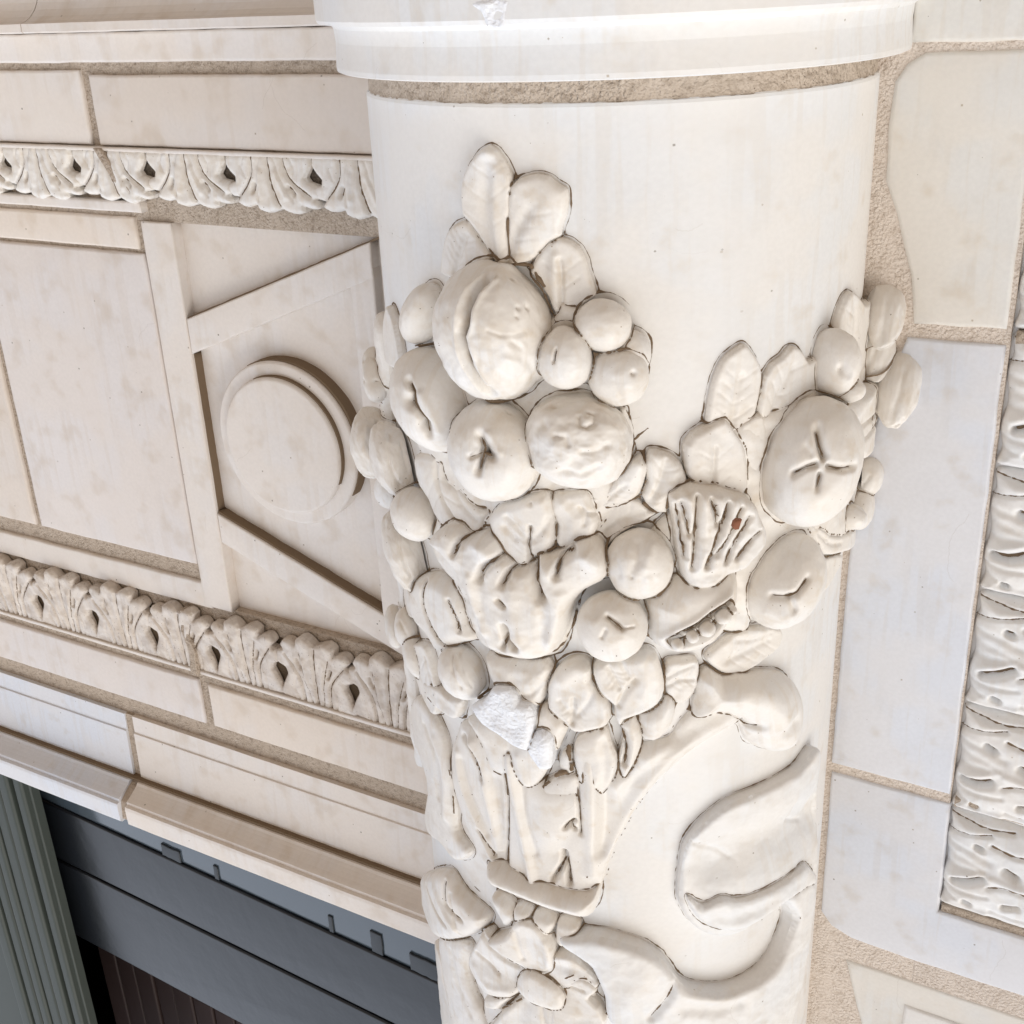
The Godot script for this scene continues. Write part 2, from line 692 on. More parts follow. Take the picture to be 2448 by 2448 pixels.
# a flat-faced piece with worn, rounded arrises: polygon (anticlockwise or not) between z0 and z1
func slab(flat: Array, z0: float, z1: float, bev := 3.0, jit := .5, step := 22.0) -> ArrayMesh:
	var raw := v2(flat)
	if Geometry2D.is_polygon_clockwise(raw):
		raw.reverse()
	var n := raw.size()
	var poly := PackedVector2Array()
	for i in n:
		var a := raw[i]
		var b := raw[(i + 1) % n]
		var k := maxi(1, int(a.distance_to(b) / step))
		var perp := (b - a).normalized().orthogonal()
		for j in k:
			var p := a.lerp(b, float(j) / k)
			if j > 0:
				p += perp * jit * 1.6 * noise.get_noise_2d(p.x * 5.0 + z1, p.y * 5.0)
			poly.append(p)
	n = poly.size()
	var inward := PackedVector2Array()
	for i in n:
		var d1 := (poly[i] - poly[(i + n - 1) % n]).normalized()
		var d2 := (poly[(i + 1) % n] - poly[i]).normalized()
		var n1 := Vector2(-d1.y, d1.x)
		var n2 := Vector2(-d2.y, d2.x)
		var m := (n1 + n2)
		inward.append(m / maxf(.3, m.dot(n1)))
	var steps := [[0.0, z0], [0.0, z1 - bev], [bev * .12, z1 - bev * .55], [bev * .45, z1 - bev * .14], [bev, z1]]
	var st := SurfaceTool.new()
	st.begin(Mesh.PRIMITIVE_TRIANGLES)
	var ring := func(i: int, k: int) -> Vector3:
		var s: Array = steps[k]
		var p: Vector2 = poly[i % n] + inward[i % n] * s[0]
		return Vector3(p.x, p.y, s[1]) * .001
	for k in 4:
		st.set_smooth_group(1 if k > 0 else 0)
		for i in n:
			var a: Vector3 = ring.call(i, k)
			var b: Vector3 = ring.call(i + 1, k)
			var c: Vector3 = ring.call(i + 1, k + 1)
			var d: Vector3 = ring.call(i, k + 1)
			for q in [a, c, b, a, d, c]:
				st.add_vertex(q)
	st.set_smooth_group(1)
	var top := PackedVector2Array()
	for i in n:
		top.append(poly[i] + inward[i] * bev)
	var tri := Geometry2D.triangulate_polygon(top)
	for i in range(0, tri.size(), 3):
		var A := top[tri[i]]
		var s := (top[tri[i + 1]] - A).cross(top[tri[i + 2]] - A)
		var o := [tri[i], tri[i + 2], tri[i + 1]] if s > 0.0 else [tri[i], tri[i + 1], tri[i + 2]]
		for q in o:
			st.add_vertex(Vector3(top[q].x, top[q].y, z1) * .001)
	return finish(st)

func box(x0: float, y0: float, x1: float, y1: float) -> Array:
	return [x0, y0, x1, y0, x1, y1, x0, y1]

# a moulding: profile [y, z, y, z ...] swept from x0 to x1, with closed ends
func sweep_x(prof: Array, x0: float, x1: float, wav := .4) -> ArrayMesh:
	var p := v2(prof)
	var st := SurfaceTool.new()
	st.begin(Mesh.PRIMITIVE_TRIANGLES)
	var k := maxi(1, int(absf(x1 - x0) / 30.0))
	var n := p.size()
	var at := func(i: int, j: int) -> Vector3:
		var x := lerpf(x0, x1, float(j) / k)
		return Vector3(x, p[i].x + wav * noise.get_noise_2d(x * 1.3, p[i].x * 3.0), p[i].y + wav * noise.get_noise_2d(x * 1.3 + 400.0, p[i].x * 3.0)) * .001
	for i in n - 1:
		st.set_smooth_group(-1)
		var e1 := (p[i + 1] - p[i]).normalized()
		if i > 0 and e1.dot((p[i] - p[i - 1]).normalized()) > .8:
			pass
		for j in k:
			var a: Vector3 = at.call(i, j)
			var b: Vector3 = at.call(i, j + 1)
			var c: Vector3 = at.call(i + 1, j + 1)
			var d: Vector3 = at.call(i + 1, j)
			for q in [a, c, b, a, d, c]:
				st.add_vertex(q)
	for side in [0, k]:
		var tri := Geometry2D.triangulate_polygon(p)
		for i in range(0, tri.size(), 3):
			var s := (p[tri[i + 1]] - p[tri[i]]).cross(p[tri[i + 2]] - p[tri[i]])
			var o := [tri[i], tri[i + 1], tri[i + 2]]
			if (s > 0.0) == (side == 0):
				o = [tri[i], tri[i + 2], tri[i + 1]]
			for q in o:
				st.add_vertex(at.call(q, side))
	return finish(st)

func lathe(prof: Array, a0: float, a1: float, seg: int, jag := 0.0) -> ArrayMesh:   # [r, y, ...] mm, round the column's axis; jag chips the first ring
	var p := v2(prof)
	var st := SurfaceTool.new()
	st.begin(Mesh.PRIMITIVE_TRIANGLES)
	var at := func(i: int, j: int) -> Vector3:
		var a := lerpf(a0, a1, float(j) / seg)
		var y := p[i].y
		if i <= 1 and jag > 0.0:
			y += jag * maxf(-.35, noise.get_noise_2d(a * 900.0, 3.0) + .8 * noise.get_noise_2d(a * 3300.0, 9.0))
		return Vector3(p[i].x * sin(a), y, p[i].x * cos(a)) * .001
	for i in p.size() - 1:
		st.set_smooth_group(i)
		for j in seg:
			var a: Vector3 = at.call(i, j)
			var b: Vector3 = at.call(i, j + 1)
			var c: Vector3 = at.call(i + 1, j + 1)
			var d: Vector3 = at.call(i + 1, j)
			for q in [a, c, b, a, d, c]:
				st.add_vertex(q)
	return finish(st)

# ---------- the place ----------
func _ready() -> void:
	var cam := Camera3D.new()
	cam.transform = Transform3D(Basis(Vector3(-.87258, .04289, -.48658), Vector3(.16514, -.91157, -.37651), Vector3(-.45970, -.40889, .78834)).orthonormalized(), Vector3(-.5282, 0, 1.1559))
	cam.fov = 46.195
	cam.near = .02
	cam.far = 200.0
	add_child(cam)
	var env := Environment.new()
	env.background_mode = Environment.BG_SKY
	var sky := Sky.new()
	var sm := ProceduralSkyMaterial.new()
	sm.sky_top_color = Color(.82, .85, .905)
	sm.sky_horizon_color = Color(.88, .88, .885)
	sm.sky_curve = .2
	sm.ground_bottom_color = Color(.45, .41, .37)
	sm.ground_horizon_color = Color(.62, .60, .58)
	sky.sky_material = sm
	env.sky = sky
	env.tonemap_mode = Environment.TONE_MAPPER_LINEAR
	env.tonemap_exposure = 1.78
	env.sdfgi_enabled = true
	env.ssao_enabled = true
	env.ssil_enabled = true
	var we := WorldEnvironment.new()
	we.environment = env
	add_child(we)
	var sun := DirectionalLight3D.new()
	sun.light_energy = .32
	sun.light_angular_distance = 40.0
	sun.light_color = Color(1.0, .985, .965)
	sun.shadow_enabled = true
	add_child(sun)
	sun.look_at_from_position(Vector3(-5.4, 4.6, 3.3), Vector3.ZERO)

	noise.seed = 4
	noise.noise_type = FastNoiseLite.TYPE_SIMPLEX_SMOOTH
	noise.frequency = .01
	noise.fractal_octaves = 3
	rng.seed = 12
	make_materials()
	map_h.resize(GW * GH)
	map_h.fill(0.0)
	map_id.resize(GW * GH)
	map_id.fill(0)

	build_ground()
	build_left_wall()
	build_panel()
	build_leaf_bands()
	build_sill()
	build_window()
	build_right_wall()
	build_column()
	build_centre_garland()
	build_right_garland()
	build_left_garland()
	build_acanthus()
	build_rosette()
	build_scroll()
	settle_grime()

func build_ground() -> void:
	var g := MeshInstance3D.new()
	g.name = "pavement"
	var pm := PlaneMesh.new()
	pm.size = Vector2(120, 120)
	g.mesh = pm
	g.position = Vector3(0, -1.7, 0)
	g.material_override = plain(Color(.59, .52, .445), .95, .2)
	g.set_meta("kind", "structure")
	g.set_meta("label", "pale concrete pavement at the foot of the facade")
	add_child(g)

func build_left_wall() -> void:
	var w := thing("block_wall", "wall of cream glazed blocks with tan mortar joints, panelled, beside the fruit column", "wall", Vector3(.85, -.3, -.06))
	part(w, "mortar_bed", slab(box(60, -300, 2500, 292), -160, -67, 1.0, 0.0), mortar)
	part(w, "mortar_bed", slab(box(60, 898, 2500, 1302), -160, -67, 1.0, 0.0), mortar)
	part(w, "mortar_bed", slab(box(738, 292, 2500, 898), -160, -67, 1.0, 0.0), mortar)
	part(w, "mortar_bed", slab(box(60, 292, 348, 898), -160, -72, 1.0, 0.0), mortar)
	part(w, "backing", slab(box(348, 292, 738, 898), -160, -112, 1.0, 0.0), mortar)
	var row := [
		[205, 100, 809, 191], [826, 94, 2450, 191], [770, 288, 2450, 333],
		[761, 338, 1113, 827], [1127, 338, 2450, 827], [743, 857, 2450, 903],
		[200, 1055, 783, 1137], [803, 1052, 2450, 1138],
		[1230, 1174, 2450, 1204], [1070, 1174, 1224, 1204]]
	var tones: Array = []
	for t in [Color(1, 1, 1), Color(.965, .955, .945), Color(.98, .98, .99), Color(1, .985, .965)]:
		var m := glaze_wall.duplicate() as StandardMaterial3D
		m.albedo_color = t
		tones.append(m)
	var n_block := 0
	for b in row:
		part(w, "block", slab(box(b[0], b[1], b[2], b[3]), -90, -60 + rng.randf_range(-.8, .8), 4.0, .7), tones[(n_block * 3 + 1) % 4])
		n_block += 1
	part(w, "fillet", slab(box(745, 264, 2450, 279), -90, -52, 3.0), glaze_wall)
	part(w, "band", slab(box(150, 47, 2450, 84), -100, -54, 3.5, .7), glaze_wall)
	var c := thing("base_moulding", "hollow-curved cream moulding across the photo's top left corner, beside the ring", "moulding", Vector3(.85, -.06, -.06))
	var prof := [-60, -100, -60, -30, -12, -30, -11, -58, -2, -57, 8, -54, 17, -48, 25, -39, 30, -30, 32, -22, 33, -20, 43, -20, 45, -23, 46, -100]
	part(c, "moulding_length", sweep_x(prof, 150, 872), glaze_wall)
	part(c, "moulding_length", sweep_x(prof, 874, 2450), glaze_wall)

func build_panel() -> void:
	var w := thing("lozenge_panel", "cream square panel with raised diagonal bars round a raised disc", "panel", Vector3(.55, .29, -.06))
	part(w, "field", slab(box(366, 291, 712, 899), -110, -80, 1.0, .2), glaze_wall)
	part(w, "stile", slab(box(700, 292, 757, 899), -95, -60, 2.5, .4), glaze_wall)
	part(w, "stile", slab(box(368, 330, 405, 850), -95, -61, 2.5, .4), glaze_wall)
	part(w, "diagonal_bar", slab([700, 425, 700, 478, 405, 359, 405, 306, 346, 287, 346, 292], -95, -60.5, 2.5, .3) if false else slab([699, 426, 699, 477, 406, 358, 368, 343, 368, 297], -95, -60.4, 2.5, .3), glaze_wall)
	part(w, "diagonal_bar", slab([699, 728, 699, 776, 376, 895, 346, 900, 346, 855], -95, -60.4, 2.5, .3), glaze_wall)
	var ring := v2([])
	var outer: Array = []
	var c := Vector2(542, 591)
	var circ := func(r: float) -> Array:
		var a: Array = []
		for k in 72:
			a.append(c.x + r * cos(TAU * k / 72.0))
			a.append(c.y + r * sin(TAU * k / 72.0))
		return a
	var disc := part(w, "roundel", slab(circ.call(121.0), -82, -56, 4.0, 0.0, 50.0), glaze_wall)
	var shade_crust := func(r: float, a0: float, a1: float, thick: float) -> Array:  # crescent of dirt and painted shade along a disc's lower rim
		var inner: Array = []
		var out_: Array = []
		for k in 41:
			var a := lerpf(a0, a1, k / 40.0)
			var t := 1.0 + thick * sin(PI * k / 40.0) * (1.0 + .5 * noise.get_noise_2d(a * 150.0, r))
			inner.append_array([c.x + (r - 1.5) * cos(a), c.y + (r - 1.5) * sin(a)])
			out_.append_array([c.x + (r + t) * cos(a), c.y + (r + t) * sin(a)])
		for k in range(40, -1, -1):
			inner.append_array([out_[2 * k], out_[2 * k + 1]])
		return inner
	part(w, "grime_and_shade", slab(shade_crust.call(121.0, 2.6, 5.2, 3.0), -82, -62, .8, .0, 50.0), dirt)  # rim darkened for dirt and for the shadow on its underside
	part(w, "grime_and_shade", slab(shade_crust.call(101.0, 2.7, 5.1, 1.6), -62, -50, .6, .0, 50.0), dirt)
	part(w, "grime_and_shade", slab([699, 729, 346, 856, 346, 851.5, 520, 789, 699, 724.5], -82, -64, .8, .8, 9.0), dirt)  # brown strip: dirt plus painted shade beneath the bar
	part(w, "grime_and_shade", slab([699, 427, 346, 289, 346, 286.5, 520, 354, 699, 424], -82, -64, .6, .6, 9.0), dirt)  # thinner strip of dirt and painted shade under the other bar
	part(w, "grime_and_shade", slab([699, 478, 700.5, 478, 700.5, 726, 699, 726], -82, -66, .4, .3, 9.0), dirt)  # inner side of the stile, its shade put into the dirt colour
	var bed := MeshInstance3D.new()
	bed.name = "roundel_face"
	bed.mesh = slab(circ.call(101.0), -70, -45, 5.0, 0.0, 50.0)
	bed.material_override = glaze_wall
	disc.add_child(bed, true)

# the dirt lying in the grooves of the patch that was carved last
func dirt_in(mode: float, grooves: Array, least: float, share := .7) -> ArrayMesh:
	var key := Node3D.new()
	for g in grooves:
		if g[1] < least:
			continue
		var line := smooth_line(v2(g.slice(2)), 1.8)
		var last := Vector3.ZERO
		var last_w := 0.0
		for k in line.size():
			var p := line[k]
			var i := clampi(int((p.x - grid.lo.x) / grid.cell + 1.5), 0, grid.nx - 1)
			var j := clampi(int((p.y - grid.lo.y) / grid.cell + 1.5), 0, grid.ny - 1)
			var w: float = minf(3.4, g[0] * share) * clampf(.8 + 1.2 * noise.get_noise_2d(p.x * 7.0, p.y * 7.0 + g[0] * 50.0), 0.1, 1.5)
			var at := place(mode, p, grid.h[j * grid.nx + i] - .25 + g[1] * .15)
			if k > 0:
				seam(key, last, at, Vector3.BACK, Vector3.BACK, last_w, w, .5)
			last = at
			last_w = w
	var st := grime_of(key)
	grime_and_shade.erase(key)
	key.free()
	st.index()
	st.generate_normals()
	return st.commit()

func add_dirt(leaf: MeshInstance3D) -> void:
	if groove_dirt.has(leaf.mesh):
		var d := MeshInstance3D.new()
		d.name = "grime_and_shade"
		d.mesh = groove_dirt[leaf.mesh]
		d.material_override = dirt
		d.set_meta("kind", "stuff")
		leaf.add_child(d, true)

# one acanthus leaf of the carved bands, standing on y = 0, 1 x 1 (mm scaled), lobed and grooved
func leaf_unit(width: float, height: float, lean: float, out: float, seed_: int) -> ArrayMesh:
	var r := RandomNumberGenerator.new()
	r.seed = seed_
	var shape := [[.02, 0], [.98, 0], [.99, .16], [.95, .30], [.905, .40], [.92, .48], [1.0, .52], [1.04, .62], [1.0, .74], [.93, .76], [.98, .84], [.92, .93], [.83, .92], [.76, .88],
		[.76, .97], [.66, 1.03], [.56, .98], [.5, .94], [.44, 1.0], [.34, 1.04], [.25, .98], [.24, .89], [.16, .93], [.07, .92], [.03, .84], [.07, .77], [-.01, .74], [-.04, .62], [.01, .52], [.085, .48], [.10, .40], [.06, .30], [.01, .16]]
	var flat: Array = []
	for p in shape:
		flat.append((p[0] - .5) * width + lean * p[1] * p[1] + r.randf_range(-.5, .5))
		flat.append(p[1] * height + r.randf_range(-.4, .4))
	var g: Array = []
	for q in [[.5, .02, .5, .5, .5, .9, 3.0, 5.0], [.42, .02, .36, .45, .30, .80, 1.8, 2.0], [.58, .02, .64, .45, .70, .80, 1.8, 2.0], [.32, .02, .28, .40, .10, .72, 2.4, 5.0], [.68, .02, .72, .40, .90, .72, 2.4, 5.0], [.31, .56, .28, .62, .27, .68, 3.0, 8.0], [.69, .52, .71, .58, .73, .64, 3.0, 8.0], [.40, .30, .38, .5, .36, .7, 5.0, -3.0], [.60, .30, .62, .5, .64, .7, 5.0, -3.0], [.24, .02, .2, .2, .24, .4, 1.6, 1.6], [.76, .02, .8, .2, .76, .4, 1.6, 1.6]]:
		var l: Array = [q[6], q[7]]
		for k in 3:
			l.append((q[2 * k] - .5) * width + lean * q[2 * k + 1] * q[2 * k + 1])
			l.append(q[2 * k + 1] * height)
		g.append(l)
	var made := carve(-1.0, flat, {"h": 11.0, "w": 8.0, "e": .35, "base": 2.0, "c": 1.5, "g": g, "tilt": [0.0, out / height], "n": .9, "sink": 12.0})
	groove_dirt[made] = dirt_in(-1.0, g, 4.5 if height < 100.0 else 1.8)
	return made

func build_leaf_bands() -> void:
	var gl: Array[ArrayMesh] = []
	var lo: Array[ArrayMesh] = []
	for k in 4:
		gl.append(leaf_unit(138 + k * 2, 68 + k, -22, 8, 1 + k))
		lo.append(leaf_unit(134 + k * 2, 118 + 2 * k, 10, 14, 11 + k))
	var soiled := glaze_cream.duplicate() as StandardMaterial3D
	soiled.albedo_texture = glaze_texture(131, Color(.87, .83, .785), Color(.85, .82, .79), Color(.60, .53, .46), .36, 900)
	var up := thing("leaf_moulding", "carved leaf band nearer the ring of the column, leaf tips towards the lozenge panel", "moulding", Vector3(.85, .194, -.06), "leaf bands framing the panels")
	part(up, "back_strip", slab(box(200, 194, 2450, 246), -95, -67, 1.0), mortar)
	part(up, "fillet", slab(box(200, 192.5, 2450, 198), -95, -54, 2.0), glaze_wall)
	var x := 232.0
	var i := 0
	while x < 1560.0:
		var m := part(up, "leaf", gl[(i * 3) % 4], glaze_cream)
		m.position += Vector3(x, 195, -62) * .001
		m.rotation.z = rng.randf_range(-.04, .04)
		add_dirt(m)
		x += 141.0
		i += 1
	part(up, "mortar_joint", slab([800, 194, 813, 194, 785, 236, 758, 258, 744, 262, 772, 230], -80, -49, 2.0, 1.2, 8.0), mortar)
	var dn := thing("leaf_moulding", "carved leaf band nearer the window sill, its grooves dark with dirt", "moulding", Vector3(.85, .9, -.06), "leaf bands framing the panels")
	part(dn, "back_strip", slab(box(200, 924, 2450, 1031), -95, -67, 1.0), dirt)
	part(dn, "fillet", slab(box(200, 1025, 2450, 1032), -95, -54, 2.0), glaze_wall)
	x = 270.0
	i = 0
	while x < 1760.0:
		var m := part(dn, "leaf", lo[(i * 3) % 4], soiled)
		m.position += Vector3(x, 1028, -62) * .001
		m.rotation.z = PI + rng.randf_range(-.04, .04)
		add_dirt(m)
		x += 137.0
		i += 1
	part(dn, "mortar_joint", slab([786, 1032, 800, 1032, 796, 980, 806, 950, 800, 910, 788, 910, 794, 948, 782, 985], -80, -46, 2.0, 1.6, 8.0), mortar)

func build_sill() -> void:
	var s := thing("window_sill", "cream moulded sill in two lengths under the dark window", "sill", Vector3(.85, 1.17, -.06))
	var prof := [1173, -150, 1173, -59, 1206, -58, 1207.5, -55.5, 1303, -52, 1305, -41, 1309, -38, 1313, -33, 1317, -27, 1321, -20, 1324, -13, 1326, -10, 1332, -10, 1333.5, -4, 1339, -3, 1371, -4, 1374, -8, 1374, -150]
	part(s, "sill_length", sweep_x(prof, 150, 980), glaze_wall)
	var cool := glaze.duplicate() as StandardMaterial3D
	cool.albedo_color = Color(.95, .965, 1.0)
	part(s, "sill_length", sweep_x(prof, 999, 2450), cool, "whiter length of sill beyond the joint")
	part(s, "grime_and_shade", slab(box(150, 1299.5, 2450, 1304.4), -60, -44, .6, .5, 8.0), dirt)  # painted shade: dark strip deepening the underside of the sill step
	part(s, "mortar_joint", sweep_x([1173, -150, 1173, -62, 1303, -57, 1316, -36, 1332, -14, 1368, -9, 1370, -150], 980, 999, 1.0), mortar)

func build_window() -> void:
	var w := thing("shop_window", "dark grey window with two broad painted rails, a green mullion and a reddish interior", "window", Vector3(1.2, 1.4, -.25))
	var frame := plain(Color(.125, .138, .158), .3)
	frame.normal_enabled = true
	frame.normal_texture = glaze.normal_texture
	frame.normal_scale = .12
	triplanar(frame, .5)
	var dark := plain(Color(.10, .095, .10), .8)
	var blot_tone := plain(Color(.19, .21, .23), .5)  # tone for the dark reflections painted on the pane
	part(w, "rail", slab(box(100, 1682, 1640, 1846), -246, -222, 4.0, .4), frame)
	part(w, "rail", slab(box(100, 1849, 1640, 2078), -246, -219, 4.0, .4), frame)
	var glass := plain(Color(.275, .315, .35), .12, .6)
	part(w, "pane", slab(box(100, 1380, 1640, 1680), -300, -228, 1.0), glass)
	for b in [[1120, 1650, 1175, 1680], [1010, 1645, 1022, 1680], [705, 1640, 716, 1680], [585, 1630, 612, 1680], [455, 1640, 520, 1680], [408, 1650, 432, 1680], [340, 1640, 375, 1680]]:
		part(w, "reflection_blot", slab(box(b[0], b[1], b[2], b[3]), -228, -223 - rng.randf() * 2.0, 2.0, 1.5, 9.0), blot_tone)  # dark blots of a reflection, modelled as low tabs on the pane
	var green := plain(Color(.235, .262, .24), .6)
	var m := part(w, "mullion", slab(box(1512, 1380, 1990, 2900), -190, -168, 4.0), green)
	for k in 6:
		var f := MeshInstance3D.new()
		f.name = "reed"
		f.mesh = slab(box(1518 + k * 44, 1380, 1546 + k * 44 + (k % 3) * 5, 2900), -170, -152 + 5 * (k % 2), 7.0, .2)
		f.material_override = green
		m.add_child(f, true)
	var wood := plain(Color(.18, .10, .08), .7)
	for k in 16:
		part(w, "board", slab(box(700 + k * 78, 1900, 772 + k * 78, 3300), -520, -500 - rng.randf() * 6.0, 5.0), wood)
	# the room behind, closed on every side
	part(w, "room_wall", slab(box(-300, 1300, 3600, 3600), -1400, -1300, 2.0), dark)
	part(w, "room_wall", slab(box(-300, 1300, 100, 3600), -1300, -230, 2.0), dark)
	part(w, "room_wall", slab(box(3300, 1300, 3600, 3600), -1300, -230, 2.0), dark)
	part(w, "room_ceiling", slab(box(100, 3300, 3300, 3600), -1300, -230, 2.0), dark)
	part(w, "room_floor", slab(box(100, 1200, 3300, 1379), -1300, -235, 2.0), dark)
	part(w, "head_board", slab(box(1990, 1380, 3300, 3600), -240, -180, 2.0), frame)
	w.rotation.y = .047

func build_right_wall() -> void:
	var w := thing("block_wall", "wall of whiter glazed blocks beside the column, with a leaf-carved border", "wall", Vector3(-.4, -.3, -.06))
	part(w, "mortar_bed", slab(box(-387, -300, 40, 1800), -160, -63, 1.0, 0.0), mortar_pale)
	part(w, "mortar_bed", slab(box(-900, 1064, -370, 1800), -150, -62.4, 1.0, 0.0), mortar_pale)
	part(w, "mortar_bed", slab(box(-900, -300, -389, 1062), -160, -92, 1.0, 0.0), mortar_pale)
	var cool := glaze.duplicate() as StandardMaterial3D
	cool.albedo_color = Color(.955, .968, 1.0)
	var grey := glaze.duplicate() as StandardMaterial3D
	grey.albedo_color = Color(.975, .965, .945)
	part(w, "block", slab([-272, -200, -900, -200, -900, 73, -268, 74], -90, -58, 4.0, .7), grey)
	part(w, "block", slab([-253, 150, -256, 108, -266, 92, -282, 82, -383, 80, -383, 336, -294, 339, -287, 290, -268, 230, -255, 200], -90, -60.5, 5.0, .8), grey)
	part(w, "block", slab([-290, 352, -384, 351, -386, 887, -248, 886, -249, 620, -255, 500, -274, 410], -90, -60, 3.5, .8), cool)
	part(w, "block", slab([-249, 899, -388, 900, -390, 1060, -900, 1063, -900, 1146, -358, 1147, -290, 1144, -264, 1134, -250, 1116], -90, -60, 3.5, .8), cool)
	part(w, "block", slab([-285, 1182, -900, 1178, -900, 1700, -330, 1700, -318, 1300, -298, 1230], -90, -61, 5.0, .8), grey)
	part(w, "inner_panel", slab(box(-900, 1222, -364, 1600), -70, -58, 5.0, .5), glaze)
	var l := thing("leaf_moulding", "upright leaf band with curling fluted leaves beside the whiter blocks", "moulding", Vector3(-.45, .08, -.06))
	part(l, "back_strip", slab(box(-900, -100, -386.5, 1058), -95, -72, 1.0), glaze)
	part(l, "fillet", slab(box(-900, 1050, -392, 1061), -95, -64, 2.0), mortar)
	var units: Array[ArrayMesh] = [side_leaf(1), side_leaf(2)]
	var y := 54.0
	var i := 0
	while y < 1000.0:
		var a := part(l, "leaf", units[i % 2], glaze)
		a.position += Vector3(-391, y, -72) * .001
		add_dirt(a)
		y += 142.0
		i += 1
	part(l, "mortar_joint", slab([-392, 336, -500, 326, -500, 340, -392, 348], -85, -58, 2.0, 1.5, 8.0), mortar)
	part(l, "mortar_joint", slab([-392, 888, -500, 880, -500, 900, -392, 900], -85, -58, 2.0, 1.5, 8.0), mortar)

# one repeat of the upright band: a fluted acanthus leaf wrapped over a rounded edge, with drilled eyes
func side_leaf(kind: int) -> ArrayMesh:
	var flat := [2, 2, -20, -2, -60, 0, -110, 4, -150, 8, -150, 136, -100, 144, -50, 142, -18, 140, 3, 138, 0, 120, 4, 96, 0, 70, 4, 40, 0, 20]
	var g := [[2.0, 4.0, 4, 4, -14, 7, -44, 12, -70, 10], [1.8, 4.0, 4, 30, -20, 24, -46, 18], [6.0, -3.0, 0, 16, -30, 16], [3.6, 13.0, -32, 38, -37, 39], [4.5, 3.2, 0, 44, -24, 46, -48, 54], [4.5, 2.6, 0, 58, -22, 60, -44, 68], [4.0, 3.0, 0, 74, -16, 74, -36, 72],
		[4.2, 14.0, -12, 97, -24, 92, -42, 82], [4.0, -3.0, -6, 88, -24, 80, -44, 70], [3.0, 12.0, -26, 122, -32, 124], [3.0, 3.0, 0, 106, -20, 108, -50, 104], [2.6, 2.6, 0, 118, -16, 122], [4.0, -3.0, 0, 130, -20, 134, -50, 132], [4.0, 13.0, -66, 60, -78, 66], [3.4, 12.0, -70, 112, -84, 108], [3.0, 3.5, -48, 30, -70, 36, -100, 34], [3.0, 3.5, -50, 90, -70, 84, -100, 88], [5.0, -4.0, -52, 74, -80, 78, -110, 74], [3.0, 3.0, -56, 124, -80, 128, -110, 124]]
	if kind == 2:
		g[3] = [4.0, 13.0, -28, 42, -36, 45]
		g[7] = [4.6, 14.0, -8, 94, -22, 94, -36, 88]
		g[9] = [3.0, 12.0, -20, 126, -24, 127]
	var made := carve(-1.0, flat, {"h": 11.0, "w": 12.0, "e": .15, "base": 0.0, "c": 1.5, "g": g, "n": .8, "dome": 12.0, "dw": 42.0, "sink": 6.0})
	groove_dirt[made] = dirt_in(-1.0, g, 3.4, .8)
	return made

func build_column() -> void:
	var c := thing("engaged_column", "plump white glazed column standing out from the wall between the panels", "column", Vector3(0, -.2, 0))
	part(c, "shaft", lathe([240, 97, 246, 97, 249, 98.5, 250, 101, 250, 400, 250, 900, 250, 2400], -2.2, 1.75, 220, 3.0), glaze)
	part(c, "mortar_ring", lathe([243, 60, 247.5, 70, 247.5, 112], -2.2, 1.75, 160), mortar)
	var ring := part(c, "ring", lathe([255, -160, 300, -160, 300, -30, 287, -17, 286, -2, 291, 0, 292, 3, 292, 32, 290, 35.5, 279, 36, 276, 40, 275, 52, 276.5, 74, 276, 78, 273, 79.2, 240, 79.2], -1.98, 1.75, 200), glaze)
	# chipped place on the ring's lower fascia, pale biscuit showing
	var chip := MeshInstance3D.new()
	chip.name = "chip"
	chip.mesh = carve(0.0, [-7,20,-15,26,-19,36,-31,37,-33,27,-35,19,-28,17], {"h": 1.6, "w": 5.0, "base": 41.6, "e": .1, "n": 1.6, "c": 1.2, "sink": 3.0})
	chip.material_override = repair
	ring.add_child(chip, true)
	# chips and pits in the glaze
	var pits: Array = [46,205,-82,193,-78,191,41,112,-3,115,-49,113,-5,129,-33,129,-45,129,-20,107,-4,129,44,142,-145,174,-99,156,-55,148,-45,154]
	for i in range(0, pits.size(), 2):
		var th: float = pits[i] / R
		crumb(c, place(0.0, Vector2(pits[i], pits[i + 1]), .0), Vector3(sin(th), 0, cos(th)), rng.randf_range(.8, 1.9), .1)

